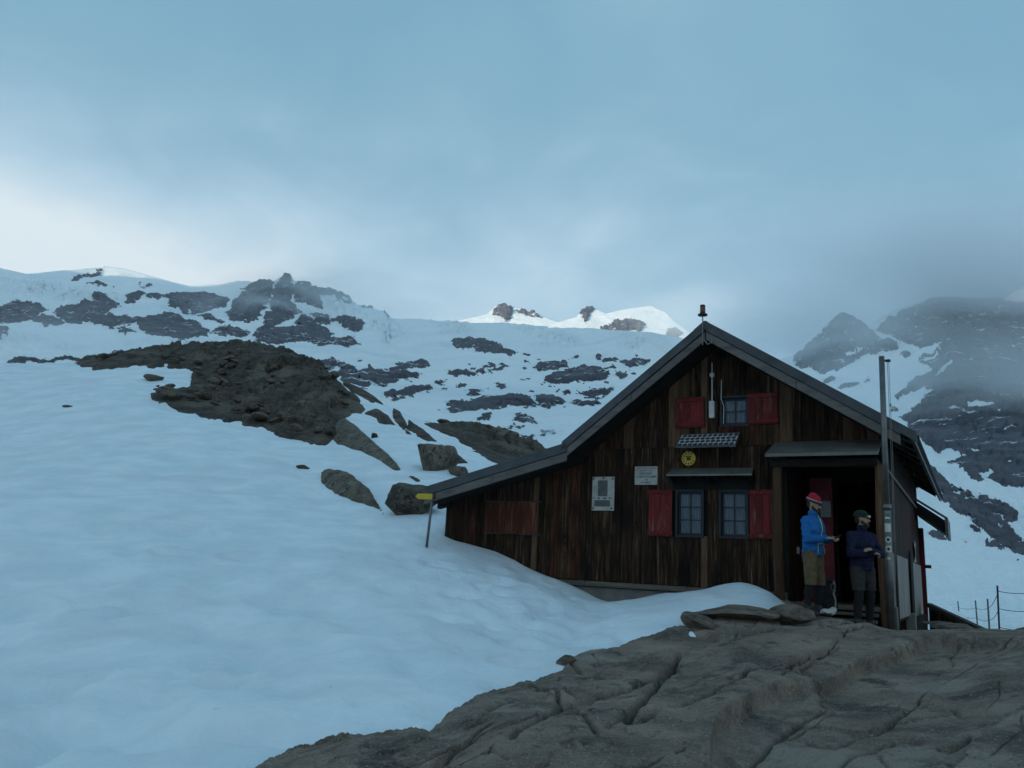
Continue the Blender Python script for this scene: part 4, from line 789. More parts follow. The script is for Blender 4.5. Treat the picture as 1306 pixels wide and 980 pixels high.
MB().add(v, [(i*6+j, i*6+j+1, (i+1)*6+j+1, (i+1)*6+j) for i in range(n) for j in range(5)]).build('fabric', M['grey_panel'], lp, smooth=True)

# ------------------------------------------------------------------ flagpole by the porch
fp = empty('flagpole', loc=at(1136.5, 806, 11.7), rz=0); meta(fp, 'tall grey steel flagpole with stickers beside the porch', 'flagpole')
base_p = at(1136.5, 806, 11.7); top_p = at(1124.3, 455, 11.7); H_ = Vector(top_p-base_p)
def pp(t, dx=0, dy=0): return Vector(H_)*t+Vector((dx, dy, 0))
MB().tube([pp(0), pp(0.44)], 0.056, 16).build('lower_tube', M['steel'], fp, smooth=True); MB().tube([pp(0.43), pp(1.0)], 0.040, 16).build('upper_tube', M['steel'], fp, smooth=True)
MB().tube([pp(0.425), pp(0.445)], 0.062, 16).build('collar', M['steel'], fp, smooth=True)
MB().tube([pp(0.985, -0.01), pp(0.985, 0.11)], 0.016, 8).build('top_arm', M['black'], fp); MB().lathe(pp(0.985, 0.095), [(0.012, -0.02), (0.035, -0.015), (0.035, 0.015), (0.012, 0.02)], 12).build('pulley', M['black'], fp)
MB().tube([pp(0.985, 0.085), pp(0.6, 0.09), pp(0.3, 0.085), pp(0.1, 0.075)], 0.0035, 6).build('rope', M['grey_panel'], fp); MB().tube([pp(0.985, 0.105), pp(0.6, 0.112), pp(0.3, 0.10), pp(0.1, 0.078)], 0.0035, 6).build('rope', M['grey_panel'], fp)
def sticker(t, hgt, ang, mat, rnd_=False):
    c = pp(t); r = 0.0575; v = []; f = []; n = 8; m_ = 8 if rnd_ else 1
    for j in range(m_+1):
        s = j/m_; zz = (s-0.5)*hgt; half = ang*(math.sqrt(max(0.02, 1-(2*s-1)**2)) if rnd_ else 1)
        for i in range(n+1):
            a = -math.pi/2-0.35+half*(2*i/n-1); v.append(c+Vector(H_).normalized()*zz+Vector((r*math.cos(a), r*math.sin(a), 0)))
    for j in range(m_):
        for i in range(n): f.append((j*(n+1)+i, j*(n+1)+i+1, (j+1)*(n+1)+i+1, (j+1)*(n+1)+i))
    return MB().add(v, f).build('sticker', mat, fp)
sticker(0.415, 0.05, 0.7, M['grey_panel']); sticker(0.36, 0.12, 0.75, M['white']); sticker(0.318, 0.09, 0.75, M['white'], True); sticker(0.285, 0.09, 0.7, M['white']); sticker(0.252, 0.09, 0.75, M['grey_panel'], True); sticker(0.395, 0.03, 0.6, M['white'])
for t, mm in ((0.318, 'black'), (0.285, 'black'), (0.252, 'white')):
    o = sticker(t, 0.042, 0.36, M[mm], True)
    for vv in o.data.vertices: vv.co += (vv.co-pp(t)).normalized()*0.0012

# ------------------------------------------------------------------ way sign left of the hut
g0 = at(545.5, 678, 15.7); wsn = empty('signpost', loc=g0, rz=-0.25); meta(wsn, 'thin pole with yellow direction arrow in the snow at the left eave', 'signpost')
hgt = (at(552, 632, 15.7)-g0)
MB().tube([(0, 0, -0.3), (hgt[0], 0, hgt[2]+0.02)], 0.026, 10).build('pole', M['steel'], wsn, smooth=True)
zc_ = hgt[2]-0.03; MB().prism([(-0.29, zc_), (-0.23, zc_-0.055), (0.06, zc_-0.055), (0.06, zc_+0.055), (-0.23, zc_+0.055)], -0.045, -0.03).build('arrow_plate', M['yellow'], wsn, bevel=0.003)
MB().box(0.061, 0.12, -0.045, -0.03, zc_-0.055, zc_+0.055).build('plate_end', M['black'], wsn)

# ------------------------------------------------------------------ boulders and stones
def rock_mesh(name, seed, sub=3, flat=0.7, rough_=0.28, cuts=7):
    rs = np.random.default_rng(seed); bm = bmesh.new(); bmesh.ops.create_icosphere(bm, subdivisions=sub, radius=1.0)
    co = np.array([v.co for v in bm.verts])
    for _ in range(cuts):
        nv = rs.normal(size=3); nv /= np.linalg.norm(nv); dd = rs.uniform(0.45, 0.75); ex = co @ nv-dd; co = co-np.where(ex > 0, ex, 0)[:, None]*nv*0.97
    co = co*(1+rough_*0.35*fbm(co*1.6+seed*3.1, 6, 0.6)[:, None]+0.05*fbm(co*3.1+seed, 5, 0.6, True)[:, None])*np.array([1, 1, flat])
    for v, c in zip(bm.verts, co): v.co = c
    me = bpy.data.meshes.new(name); bm.to_mesh(me); bm.free(); return me
def hit_ground(px_, py_):
    d = ray(px_, py_); t = np.linspace(6, 60, 1400)/d[1]; P_ = CAM + d*t[:, None]; k = np.argmax(P_[:, 2] < ground_z(P_[:, 0], P_[:, 1])+snow_relief(P_[:, 0], P_[:, 1])); return P_[k]
def boulder(px_, py_, Y, wpx, hpx, seed, label, group=None, rz=0.0, depth=0.9, mat='boulder', name='boulder', tiltx=0.0, tilty=0.0):
    c = hit_ground(px_, py_+hpx*0.30); Y = c[1]; s = Y/F*1.04; c = c+np.array([0, 0.10*wpx*s, hpx*s*0.18])
    me = rock_mesh(name, seed, 4, 1.0, 0.35, 13)
    o = link(name, me, M[mat], None, False); o.location = c; co = np.array([v.co for v in me.vertices]); ext = np.abs(co).max(0)
    o.scale = (wpx*s/2/ext[0], wpx*s/2*depth/ext[1], hpx*s*0.56/ext[2]); o.rotation_euler = (tiltx, tilty, rz); meta(o, label, 'boulder', group); return o
ba = piece('boulder', base, nearPX, [(408,602),(422,603),(436,605),(452,610),(463,621),(474,630),(488,653),(467,644),(445,636),(422,625),(410,617)], M['boulder'], None, 2.5, 9, rubble(0.12, 0.55, 2.0, 0.8))
meta(ba, 'low mossy dark boulder half sunk in snow, leftmost of the three near the hut', 'boulder')
boulder(517, 639, 19.4, 78, 56, 5, 'big pointed brown boulder behind the yellow signpost', tilty=0.25)
boulder(555, 586, 24.0, 58, 46, 8, 'rounded speckled grey boulder on the snow just above the left eave')
boulder(584, 602, 23.0, 26, 18, 9, 'small brown stone at the foot of the rounded grey boulder')
boulder(196, 482, 42, 26, 11, 12, 'small pale boulder alone on the snow left of the rubble mound')
boulder(318, 533, 32, 24, 13, 14, 'pale boulder on the lower edge of the rubble mound')
boulder(478, 556, 31, 10, 8, 16, 'small black stone on the snow strip beside the brown slab', mat='mound_rock')
boulder(387, 596, 24, 20, 7, 17, 'flat stone flush with the snow above the mossy boulder')
boulder(87, 518, 34, 18, 4, 18, 'flat dark stone barely showing in the open snow slope at left')
# cairn on top of the mound
cn = empty('cairn', loc=at(288, 446, 54.5), rz=0.3); meta(cn, 'small dark stone cairn on the crest of the rubble mound', 'cairn')
for k, (sx_, sz_, zz) in enumerate(((0.30, 0.16, 0.02), (0.24, 0.13, 0.18), (0.17, 0.10, 0.32))):
    o = link('stone', rock_mesh('stone', 40+k, 2, 1.0), M['mound_rock'], cn); o.scale = (sx_, sx_*0.9, sz_); o.location = (0.03*k, 0, zz)
# stones lying in the rubble
SM = [rock_mesh('stone', 60+k, 2, 0.7) for k in range(6)]
for me in SM: me.materials.append(M['boulder'])
mpoly = np.array(MOUND); cnt = 0
tries = RNG.uniform([110, 440], [520, 600], (1400, 2))
d_ = poly_sd(tries, [(p[0], max(p[1], 447)) for p in MOUND])
flat_i = nearPX.reshape(-1, 2)
front = np.where((NY.ravel() > 20) & (NY.ravel() < 57))[0]
for (x, y), dd in zip(tries, d_):
    if dd < 3 or cnt > 170: continue
    k = front[np.argmin(((flat_i[front]-(x, y))**2).sum(1))]; c = base.reshape(-1, 3)[k]
    s = random.choice((0.12, 0.14, 0.16, 0.2, 0.25, 0.36))*random.uniform(0.8, 1.3)
    o = link('stone', SM[cnt % 6], None, mound); o.location = (c[0], c[1], c[2]+0.30+0.10*random.random()); o.scale = (s*1.3, s, s*random.uniform(0.5, 0.9)); o.rotation_euler = (random.uniform(-.3, .3), random.uniform(-.3, .3), random.uniform(0, 6)); cnt += 1
for x, y, Y, s in ((250,466,52,0.55),(283,455,54,0.9),(318,457,53,0.6),(362,500,44,1.5),(250,487,46,0.35),(262,485,46,0.5),(375,530,38,0.4),(345,490,45,1.1),(300,480,47,0.9),(330,520,40,0.8),(400,505,42,0.9),(270,505,42,0.7),(415,535,36,0.8),(305,500,43,0.6)):
    c = at(x, y, Y); o = link('stone', SM[int(x) % 6], None, mound); o.location = c; o.scale = (s*1.4, s, s*0.6); o.rotation_euler = (0.1, 0.2, x)
for x, y, Y, s in ((548,541,45,0.4),(567,540,46,0.5),(590,541,46,0.7),(612,546,46,0.8),(628,549,46,0.6),(646,556,46,0.9),(660,566,45,0.6),(600,560,42,0.4),(625,572,41,0.5)):
    c = at(x, y, Y); o = link('stone', SM[int(x) % 6], None, spur); o.location = c; o.scale = (s*1.2, s, s*0.55); o.rotation_euler = (0.1, 0.1, x)
# flat slabs on the brow of the foreground rock and by the side wall
def flag(px_, py_, Y, wm, dm, hm, seed, label, rz=0.0, tx=0.0, ty=0.0):
    c = at(px_, py_, Y); me = rock_mesh('flat_stone', seed, 3, 1.0, 0.22, 9); o = link('flat_stone', me, M['rock']); o.location = c+np.array([0, 0, 0.05 if wm > 0.3 else -0.02]); o.scale = (wm/2/0.8, dm/2/0.8, hm/2/0.75); o.rotation_euler = (tx, ty, rz); meta(o, label, 'stone'); return o
flag(938, 789, 11.3, 0.98, 0.7, 0.20, 21, 'large flat stone slab lying on the rock below the snow bank', -0.25, 0, 0.02)
flag(893, 799, 10.9, 0.40, 0.45, 0.20, 22, 'smaller tilted stone left of the large flat slab', 0.2, 0, 0.35)
flag(1075, 803, 11.2, 0.30, 0.35, 0.20, 23, 'rounded stone in front of the feet of the men', 0.5)
flag(1200, 800, 13.5, 0.50, 0.4, 0.12, 24, 'flat stone at the foot of the plank wall near the hut', 0.3)
flag(1218, 806, 12.6, 0.55, 0.5, 0.12, 25, 'flat dark stone on the rock right of the hut corner', 0.1)
flag(1010, 790, 11.3, 0.5, 0.5, 0.22, 26, 'broken stone block on the brow below the left porch post', 0.9)
flag(722, 843, 9.2, 0.16, 0.2, 0.14, 27, 'small grey stone at the snow edge of the foreground rock', 0.9)

# ------------------------------------------------------------------ plank wall and wire fence to the right
pA = at(1184, 771, 19.0); pB = at(1254, 804, 15.2); dv = pB-pA; Lw = math.hypot(dv[0], dv[1]); ang = math.atan2(dv[1], dv[0])
pw = empty('plank_wall', loc=(pA[0], pA[1], pA[2]), rz=ang); meta(pw, 'low timber plank wall running down from the right corner of the hut', 'wall')
dz = dv[2]
MB().add([(0, -0.04, 0.03), (Lw, -0.04, dz+0.03), (Lw, 0.06, dz+0.03), (0, 0.06, 0.03), (0, -0.04, -0.06), (Lw, -0.04, dz-0.06), (Lw, 0.06, dz-0.06), (0, 0.06, -0.06)], [(0, 1, 2, 3), (4, 7, 6, 5), (0, 4, 5, 1), (1, 5, 6, 2), (2, 6, 7, 3), (3, 7, 4, 0)]).build('top_rail', M['beam'], pw)
n = int(Lw/0.2)
for i in range(n):
    x0, x1 = Lw*i/n+0.004, Lw*(i+1)/n-0.004; z0, z1 = dz*i/n-0.062, dz*(i+1)/n-0.062
    MB().prism([(x0, z0-0.75), (x1, z1-0.75), (x1, z1), (x0, z0)], 0.0, 0.03).build('plank', M['wood_pale'] if i % 4 == 0 else M['wood'], pw)
fn = empty('wire_fence', loc=at(1274, 803, 15.2), rz=0); f0 = at(1274, 803, 15.2); meta(fn, 'thin post and wire fence at the right edge of the terrace', 'fence')
PST = [((1272, 747), (1274, 806), 15.2), ((1259.5, 764), (1262, 806), 19.5), ((1244, 766), (1247, 800), 24), ((1221.5, 767), (1225, 795), 30), ((1330, 746), (1332, 808), 15.0)]
P3 = []
for (tx, ty), (bx_, by_), Y in PST:
    t_ = at(tx, ty, Y)-f0; b_ = at(bx_, by_, Y)-f0; P3.append((Vector(b_), Vector(t_))); MB().tube([Vector(b_)-Vector((0, 0, 0.3)), Vector(t_)], 0.016 if Y < 16 else 0.02, 8).build('post', M['black'] if Y < 16 else M['steel'], fn)
def wire(a, sa, b, sb):
    p = P3[a][0].lerp(P3[a][1], sa); q = P3[b][0].lerp(P3[b][1], sb); L = [p.lerp(q, t)-Vector((0, 0, 0.05*4*t*(1-t))) for t in np.linspace(0, 1, 9)]; MB().tube(L, 0.006, 5).build('wire', M['black'], fn)
for s in (0.1, 0.5, 0.88): wire(0, s, 4, s)
for a, b in ((0, 1), (1, 2), (2, 3)):
    for s in (0.35, 0.72): wire(a, s if a else s+0.1, b, s)

# ------------------------------------------------------------------ people
def sphere_into(bm, c, r, rot=None, seg=14):
    m = Matrix.Translation(Vector(c))
    if rot is not None: m = m @ rot.to_4x4()
    m = m @ Matrix.Diagonal((*((r, r, r) if isinstance(r, (int, float)) else r), 1))
    bmesh.ops.create_uvsphere(bm, u_segments=seg, v_segments=max(6, seg//2+1), radius=1.0, matrix=m)
def capsule_into(bm, a, ra, b, rb, seg=14):
    a, b = Vector(a), Vector(b); d = b-a; L = d.length
    if L < 1e-6: return
    sphere_into(bm, a, ra, seg=seg); sphere_into(bm, b, rb, seg=seg)
    m = Matrix.Translation((a+b)/2) @ d.to_track_quat('Z', 'Y').to_matrix().to_4x4()
    bmesh.ops.create_cone(bm, cap_ends=True, segments=seg, radius1=ra, radius2=rb, depth=L, matrix=m)
def figure(name, shapes, voxel, mat, parent, smooth=6, cuts_=(), wrinkle=0.0):
    bm = bmesh.new()
    for sh in shapes:
        if len(sh) == 4: capsule_into(bm, *sh)
        else: sphere_into(bm, sh[0], sh[1], Euler(sh[2]).to_matrix() if len(sh) > 2 else None)
    me = bpy.data.meshes.new(name); bm.to_mesh(me); bm.free()
    o = bpy.data.objects.new(name, me); COL.objects.link(o)
    r = o.modifiers.new('r', 'REMESH'); r.mode = 'VOXEL'; r.voxel_size = voxel
    if smooth: sm = o.modifiers.new('s', 'SMOOTH'); sm.iterations = smooth; sm.factor = 0.5
    bpy.context.view_layer.update()
    m2 = bpy.data.meshes.new_from_object(o.evaluated_get(bpy.context.evaluated_depsgraph_get())); bpy.data.objects.remove(o)
    if cuts_ or wrinkle:
        bm = bmesh.new(); bm.from_mesh(m2)
        for co, no in cuts_:
            bmesh.ops.bisect_plane(bm, geom=bm.verts[:]+bm.edges[:]+bm.faces[:], plane_co=co, plane_no=no, clear_outer=True)
            ed = [e for e in bm.edges if e.is_boundary]
            if ed: bmesh.ops.holes_fill(bm, edges=ed)
        bm.normal_update()
        if wrinkle:
            for v in bm.verts: v.co += v.normal*wrinkle*(mnoise.noise(v.co*Vector((9, 9, 17)))+0.45*mnoise.noise(v.co*Vector((24, 24, 40))))
        bm.to_mesh(m2); bm.free()
    m2.name = name
    return link(name, m2, M[mat], parent, True)
def hand(sh, wrist, elbow, curl, side):              # palm, four unequal bent fingers, thumb at the side of the palm
    w = Vector(wrist); d = (w-Vector(elbow)).normalized(); upv = Vector((0, 0, 1)); lat = d.cross(upv).normalized(); nrm_ = lat.cross(d)
    sh.append((w, 0.026, w+d*0.045+lat*0.014, 0.022)); sh.append((w, 0.026, w+d*0.045-lat*0.014, 0.022))
    for k, (o_, l) in enumerate(((0.030, 0.068), (0.010, 0.078), (-0.010, 0.073), (-0.030, 0.056))):
        b = w+d*0.07+lat*o_; m_ = b+(d*math.cos(curl)-nrm_*math.sin(curl))*l*0.55; e_ = m_+(d*math.cos(curl*2.2)-nrm_*math.sin(curl*2.2))*l*0.5
        sh.append((b, 0.0105, m_, 0.0095)); sh.append((m_, 0.0095, e_, 0.008))
    b = w+d*0.02+lat*0.03*side; m_ = b+d*0.035+lat*0.02*side-nrm_*0.012; e_ = m_+d*0.03-nrm_*0.01; sh.append((b, 0.013, m_, 0.011)); sh.append((m_, 0.011, e_, 0.009))
def person(loc, rz, scale, arms, head_yaw, legs, cfg, label, nod=0.0):
    """faces +x, left is +y; arms: (shoulder, elbow, wrist) for left and right; legs: foot offsets"""
    root = empty('person', loc=loc, rz=rz); root.scale = (scale,)*3; meta(root, label, 'person')
    body = []; jac = []; sho = []; leg = []
    for sgn, (fx, fy) in zip((1, -1), legs):
        hip = Vector((0, 0.09*sgn, 0.90)); kn = Vector((0.03+fx*0.5, 0.095*sgn+fy*0.5, 0.49)); an_ = Vector((fx-0.02, fy+0.09*sgn, 0.09))
        body += [(hip, 0.085, kn, 0.056), (kn, 0.056, kn.lerp(an_, 0.35)+Vector((-0.015, 0, 0)), 0.055), (kn.lerp(an_, 0.35)+Vector((-0.015, 0, 0)), 0.055, an_, 0.038), (an_, 0.038, an_+Vector((0.13, 0.015*sgn, -0.05)), 0.035)]
        leg += [(kn.lerp(hip, 0.4), 0.078, kn, 0.066), (kn, 0.066, kn.lerp(an_, 0.35)+Vector((-0.015, 0, 0)), 0.064), (kn.lerp(an_, 0.35)+Vector((-0.015, 0, 0)), 0.064, an_, 0.047)]
        sho += [(hip, 0.112, kn, 0.086), (kn, 0.086, kn+(kn-hip)*0.15, 0.084)]
        bt = [(an_+Vector((0, 0, 0.06)), 0.056, an_+Vector((0, 0, -0.02)), 0.056), (an_+Vector((-0.03, 0, -0.045)), 0.047, an_+Vector((0.16, 0.015*sgn, -0.055)), 0.042), (an_+Vector((0, 0, 0)), 0.055, an_+Vector((0.12, 0.01*sgn, -0.045)), 0.042)]
        figure('boot', bt, 0.012, cfg['boot'], root, 4, [((0, 0, 0.0), (0, 0, -1))])
    body += [((0, 0, 0.94), (0.105, 0.155, 0.12)), ((0, 0, 1.08), (0.095, 0.14, 0.15)), ((0.005, 0, 1.27), (0.115, 0.165, 0.19)), ((0, 0.15, 1.38), 0.05, (0, -0.15, 1.38), 0.05), ((0.0, 0, 1.42), 0.058, (0.03, 0, 1.54), 0.052)]
    sho += [((0, 0, 0.95), (0.135, 0.185, 0.12))]
    jac += [((0, 0, 0.83), (0.15, 0.20, 0.16)), ((0, 0, 0.95), (0.148, 0.198, 0.16)), ((0.01, 0, 1.08), (0.145, 0.192, 0.18)), ((0.01, 0, 1.25), (0.15, 0.205, 0.21)), ((0, 0.15, 1.375), 0.07, (0, -0.15, 1.375), 0.07), ((0.0, 0, 1.40), 0.085, (0.022, 0, 1.485), 0.075)]
    Rh = Matrix.Rotation(head_yaw, 3, 'Z') @ Matrix.Rotation(nod, 3, 'Y'); hc = Vector((0.035, 0, 1.62))
    def hp(x, y, z): return hc+Rh @ Vector((x, y, z))
    ry = (0, nod, head_yaw)
    body += [(hp(0, 0, 0.02), (0.096, 0.076, 0.105), ry), (hp(0.035, 0, -0.06), (0.06, 0.056, 0.06), ry), (hp(0.085, 0, 0.005), 0.012, hp(0.108, 0, -0.022), 0.015), (hp(0.075, 0.0, -0.058), 0.02, hp(0.08, 0, -0.062), 0.02), (hp(0, 0.078, 0), (0.02, 0.012, 0.032), ry), (hp(0, -0.078, 0), (0.02, 0.012, 0.032), ry),
             (hp(0.083, 0.03, 0.035), 0.012, hp(0.083, -0.03, 0.035), 0.012)]
    for sgn, (el, wr, curl) in zip((1, -1), arms):
        s0 = Vector((0, 0.18*sgn, 1.37)); el, wr = Vector(el), Vector(wr)
        body += [(s0, 0.05, el, 0.04), (el, 0.04, wr, 0.028)]; hand(body, wr, el, curl, -sgn)
        jac += [(s0, 0.074, el, 0.058), (el, 0.058, wr.lerp(el, 0.06), 0.044)]
    b = figure('body', body, 0.0075, 'skin', root, 3)
    figure('leggings', leg, 0.012, cfg['legging'], root, 5)
    figure('shorts', sho, 0.012, cfg['shorts'], root, 5, [((0, 0, cfg['hem']), (0, 0, -1))], 0.008)
    j = figure('jacket', jac, 0.011, cfg['jacket'], root, 5, [((0, 0, 0.86), (0.12, 0, -1))], 0.018)
    figure('beard', [(hp(0.055, 0, -0.085), (0.052, 0.054, 0.05), ry), (hp(0.02, 0.055, -0.05), 0.022, hp(0.0, 0.07, 0.0), 0.013), (hp(0.02, -0.055, -0.05), 0.022, hp(0.0, -0.07, 0.0), 0.013), (hp(0.094, 0.024, -0.036), 0.010, hp(0.094, -0.024, -0.036), 0.010), (hp(0.05, 0.04, -0.07), 0.03, hp(0.05, -0.04, -0.07), 0.03)], 0.008, 'hair', root, 2, wrinkle=0.003)
    figure('hair', [(hp(-0.04, 0, 0.0), (0.062, 0.074, 0.07), ry)], 0.010, 'hair', root, 2, wrinkle=0.003)
    for sgn in (1, -1):
        MB().lathe(hp(0.0865, 0.031*sgn, 0.016), [(0.003, -0.011), (0.011, -0.004), (0.011, 0.004), (0.003, 0.011)], 10).build('eye', M['black'], root, smooth=True)
    return root, hp, ry, b, j
# man in blue: looking down at a phone held in front of him
def man_ground(px_, py_, Y): return at(px_, py_, Y)
P1 = at(1039, 786, 11.75); P1z = float(P1[2])
armsA = (((0.06, 0.25, 1.10), (0.27, 0.10, 1.13), 0.55), ((0.04, -0.26, 1.09), (0.26, -0.08, 1.12), 0.55))
cfgA = dict(jacket='jacket_blue', shorts='olive', legging='legging', boot='black', hem=0.44)
r1, hp, ry, b1, j1 = person(tuple(P1), math.radians(-48), 0.955, armsA, math.radians(8), ((0.02, 0.02), (-0.03, -0.03)), cfgA, 'bearded man in bright blue jacket and red hat looking at a phone', 0.26)
hat = figure('hat', [(hp(-0.012, 0, 0.075), (0.108, 0.092, 0.085), ry), (hp(-0.035, 0, 0.12), (0.07, 0.066, 0.06), ry)], 0.009, 'hat_red', r1, 4, [(hp(0, 0, 0.035), (-0.32, 0, -1))], 0.003)
def band(rootp, hp, z0, z1, r, mat, name, par, tilt_=0.12):
    v = []; n = 28
    for zz in (z0, z1):
        for rr_ in (r, r+0.008):
            for k in range(n):
                a = 2*math.pi*k/n; x = rr_*1.05*math.cos(a)-0.012; y = rr_*0.90*math.sin(a); v.append(hp(x, y, zz-tilt_*x))
    f = []
    for k in range(n):
        k2 = (k+1) % n; f += [(n+k, n+k2, 3*n+k2, 3*n+k), (k, 2*n+k, 2*n+k2, k2), (k, k2, n+k2, n+k), (2*n+k, 3*n+k, 3*n+k2, 2*n+k2)]
    return MB().add(v, f).build(name, M[mat], par, smooth=True)
band(r1, hp, 0.060, 0.076, 0.103, 'cream', 'hat_stripe', hat); band(r1, hp, 0.034, 0.054, 0.104, 'black', 'headlamp_strap', hat)
figure('headlamp', [(hp(0.10, 0, 0.035), (0.02, 0.03, 0.022), ry)], 0.008, 'black', r1, 1)
def on_front(jx, z0, z1, y, side, name, mat, par, rad=0.006):   # a zip or pocket trim lying on the jacket
    L = []
    dg = par.data
    for z in np.linspace(z0, z1, 12):
        best = max((v.co.x for v in dg.vertices if abs(v.co.z-z) < 0.02 and abs(v.co.y-(y+side*(z-z0))) < 0.02), default=None)
        if best is not None: L.append((best+0.002, y+side*(z-z0), z))
    if len(L) > 2: MB().tube(L, rad, 6).build(name, M[mat], par)
on_front(0, 1.16, 1.46, 0.0, 0, 'zip', 'lime', j1); on_front(0, 0.90, 1.05, -0.10, 0.05, 'pocket_zip', 'lime', j1, 0.005); on_front(0, 0.90, 1.05, 0.10, -0.05, 'pocket_zip', 'lime', j1, 0.005)
# the phone in his hands
mw = Matrix.Translation(Vector(P1)) @ Matrix.Rotation(math.radians(-48), 4, 'Z') @ Matrix.Diagonal((0.955, 0.955, 0.955, 1))
phone = empty('smartphone', loc=mw @ Vector((0.37, 0.0, 1.135)), rz=math.radians(-48)); phone.rotation_euler = (0, math.radians(-25), math.radians(-48)); meta(phone, 'small dark phone held in the hands of the man in blue', 'phone')
MB().box(-0.075, 0.075, -0.037, 0.037, -0.004, 0.004).build('case', M['black'], phone, bevel=0.003); MB().box(-0.070, 0.070, -0.033, 0.033, 0.0042, 0.005).build('screen', M['cell'], phone)
# man in navy with folded arms
P2 = at(1103, 805, 11.6)
armsB = (((0.10, 0.28, 1.11), (0.235, -0.05, 1.17), 0.5), ((0.09, -0.28, 1.10), (0.195, 0.03, 1.12), 0.9))
cfgB = dict(jacket='jacket_navy', shorts='charcoal', legging='legging', boot='black', hem=0.58)
r2, hp2, ry2, b2, j2 = person(tuple(P2), math.radians(-72), 0.935, armsB, math.radians(40), ((-0.03, 0.05), (0.05, -0.06)), cfgB, 'bearded man in navy jacket with folded arms and green hat beside the flagpole')
hat2 = figure('hat', [(hp2(-0.012, 0, 0.07), (0.106, 0.090, 0.078), ry2)], 0.009, 'hat_green', r2, 4, [(hp2(0, 0, 0.035), (-0.12, 0, -1))], 0.003)
band(r2, hp2, 0.034, 0.052, 0.102, 'charcoal', 'headlamp_strap', hat2); figure('headlamp', [(hp2(0.105, 0, 0.045), (0.02, 0.032, 0.024), ry2)], 0.008, 'white', r2, 1)
v = []
for sgn in (1, -1): figure('sunglasses', [(hp2(0.090, 0.031*sgn, 0.018), (0.010, 0.028, 0.018), ry2)], 0.006, 'black', r2, 1)
# pack, bag, boot behind the man in blue
bp = empty('backpack', loc=at(1057, 783, 12.15), rz=-0.6); meta(bp, 'black backpack standing in the porch behind the man in blue', 'backpack')
figure('bag_body', [((0, 0, 0.12), (0.13, 0.11, 0.13)), ((0, 0, 0.28), (0.12, 0.10, 0.14)), ((0, 0, 0.42), (0.10, 0.09, 0.07))], 0.014, 'pack', bp, 4, wrinkle=0.012)
figure('top_lid', [((0, -0.01, 0.46), (0.11, 0.10, 0.045))], 0.012, 'pack', bp, 2, wrinkle=0.008)
MB().tube([(0.10, -0.09, 0.46), (0.125, -0.10, 0.40), (0.12, -0.115, 0.33), (0.10, -0.12, 0.29), (0.13, -0.12, 0.2), (0.12, -0.12, 0.08), (0.09, -0.12, 0.02)], 0.011, 6).build('sling', M['cream'], bp, smooth=True)
MB().tube([(0.10, -0.12, 0.42)]+[(0.10+0.03*math.cos(t), -0.12, 0.38+0.05*math.sin(t)) for t in np.linspace(0, 6.2, 14)], 0.008, 6).build('carabiner', M['steel'], bp)
MB().tube([(-0.05, -0.1, 0.44), (-0.06, -0.13, 0.3), (-0.05, -0.12, 0.1)], 0.016, 6).build('strap', M['pack'], bp, smooth=True)
wb = empty('plastic_bag', loc=at(1057, 784, 11.75), rz=0.2); meta(wb, 'small crumpled pale bag on the rock by the backpack', 'bag')
figure('bag_film', [((0, 0, 0.03), (0.11, 0.08, 0.04)), ((0.06, 0, 0.05), (0.06, 0.06, 0.05)), ((-0.07, 0.02, 0.04), (0.05, 0.06, 0.04))], 0.010, 'white', wb, 1, wrinkle=0.02)
rb = empty('red_boot', loc=at(1029, 784, 12.0), rz=-0.9); meta(rb, 'single red boot standing in the porch left of the man in blue', 'boot')
figure('upper', [((0, 0, 0.07), 0.05, (0, 0, 0.17), 0.052), ((0, 0, 0.06), 0.048, (0.14, 0, 0.045), 0.040)], 0.010, 'hat_red', rb, 3); MB().box(-0.055, 0.185, -0.045, 0.045, 0.0, 0.022).build('sole', M['black'], rb, bevel=0.008)

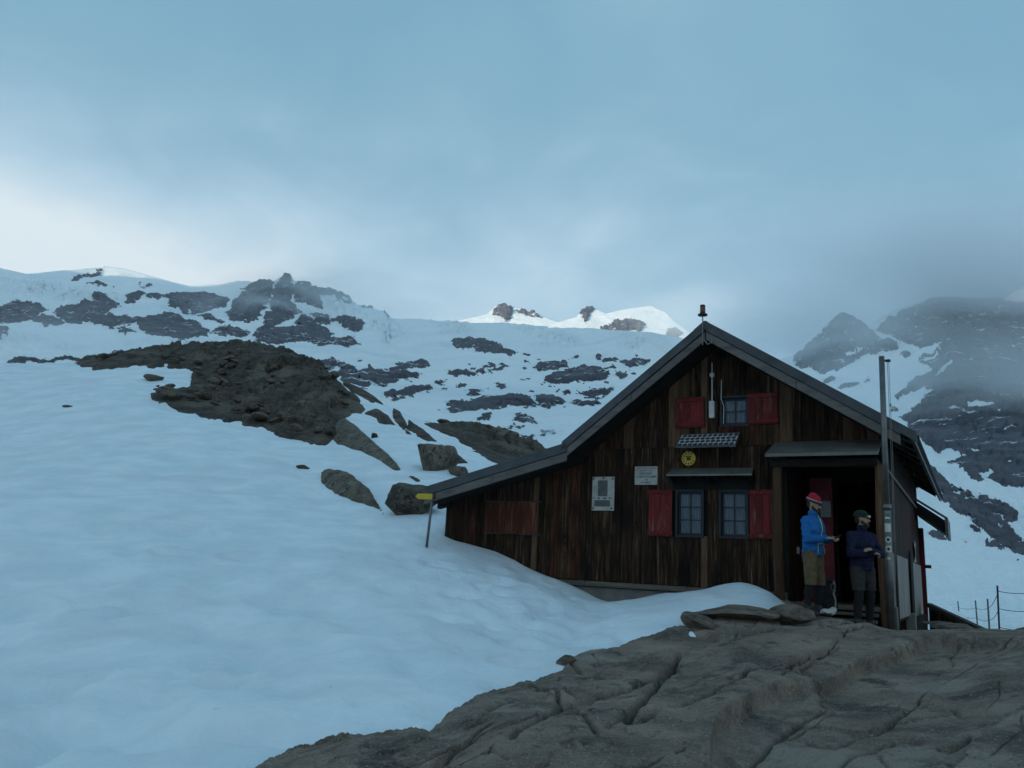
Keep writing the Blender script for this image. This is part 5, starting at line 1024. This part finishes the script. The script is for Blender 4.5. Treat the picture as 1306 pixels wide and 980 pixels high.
# ------------------------------------------------------------------ air: thin haze, drifting mist on the peaks
def volume_mat(name, dens, color, aniso=0.2, patchy=None):
    m = bpy.data.materials.new(name); m.use_nodes = True; nt = m.node_tree; nt.nodes.clear(); N = nt.nodes; L = nt.links
    out = N.new('ShaderNodeOutputMaterial'); pv = N.new('ShaderNodeVolumePrincipled'); pv.inputs['Color'].default_value = (*color, 1); pv.inputs['Density'].default_value = dens; pv.inputs['Anisotropy'].default_value = aniso
    L.new(pv.outputs[0], out.inputs['Volume'])
    if patchy:
        lo, hi, sc, off = patchy
        t = N.new('ShaderNodeTexCoord'); le = N.new('ShaderNodeVectorMath'); le.operation = 'LENGTH'; L.new(t.outputs['Object'], le.inputs[0])
        mp = N.new('ShaderNodeMapping'); mp.inputs['Location'].default_value = off; L.new(t.outputs['Object'], mp.inputs[0])
        nz = N.new('ShaderNodeTexNoise'); nz.inputs['Scale'].default_value = sc; nz.inputs['Detail'].default_value = 4; nz.inputs['Roughness'].default_value = 0.55; nz.inputs['Distortion'].default_value = 0.4; L.new(mp.outputs[0], nz.inputs['Vector'])
        mr = N.new('ShaderNodeMapRange'); mr.interpolation_type = 'SMOOTHSTEP'; mr.inputs['From Min'].default_value = lo; mr.inputs['From Max'].default_value = hi; L.new(nz.outputs['Fac'], mr.inputs[0])
        fo = N.new('ShaderNodeMapRange'); fo.interpolation_type = 'SMOOTHSTEP'; fo.inputs['From Min'].default_value = 1.0; fo.inputs['From Max'].default_value = 0.25; L.new(le.outputs['Value'], fo.inputs[0])
        mu = N.new('ShaderNodeMath'); mu.operation = 'MULTIPLY'; L.new(mr.outputs[0], mu.inputs[0]); L.new(fo.outputs[0], mu.inputs[1])
        m2 = N.new('ShaderNodeMath'); m2.operation = 'MULTIPLY'; m2.inputs[1].default_value = dens; L.new(mu.outputs[0], m2.inputs[0]); L.new(m2.outputs[0], pv.inputs['Density'])
    return m
hz = MB().box(-6300, 6300, -6300, 6300, -60, 1350).build('haze', volume_mat('haze', 0.00006, (0.80, 0.91, 1.0))); meta(hz, 'thin blue mountain air between the hut and the peaks', None, kind='stuff')
def mist(px_, py_, Y, rx, ry, rz_, dens, patchy, label, rot=0.0):
    bm = bmesh.new(); bmesh.ops.create_icosphere(bm, subdivisions=2, radius=1.05); me = bpy.data.meshes.new('mist'); bm.to_mesh(me); bm.free()
    o = link('mist', me, volume_mat('mist', dens, (0.90, 0.96, 1.0), 0.1, patchy)); o.location = at(px_, py_, Y); o.scale = (rx, ry, rz_); o.rotation_euler = (0, rot, 0); meta(o, label, None, kind='stuff'); return o
mist(1240, 365, 950, 430, 240, 135, 0.0090, (0.30, 0.60, 1.6, (2.0, 0, 0)), 'cloud lying over the summits of the right mountain')
mist(1030, 430, 740, 140, 140, 70, 0.0110, (0.36, 0.62, 1.8, (5.0, 1, 0)), 'mist drifting past the pointed peak above the hut roof')
mist(1260, 530, 400, 150, 90, 66, 0.0130, (0.36, 0.64, 1.8, (8.0, 2, 0)), 'grey mist on the rock slope at the right edge')
mist(350, 398, 1040, 150, 110, 50, 0.0090, (0.40, 0.64, 2.0, (1.0, 7, 0)), 'wisps of mist in front of the dark rock tower')
mist(450, 385, 1350, 260, 150, 80, 0.0080, (0.36, 0.66, 1.7, (4.0, 9, 0)), 'thin mist over the ridge right of the rock tower')
mist(100, 440, 470, 150, 80, 26, 0.006, (0.38, 0.66, 1.9, (3.0, 3, 0)), 'thin mist above the crevassed ice at left')
mist(905, 405, 2200, 330, 260, 90, 0.0045, (0.30, 0.60, 1.6, (6.0, 5, 2)), 'cloud closing over the sunlit peak behind the roof')
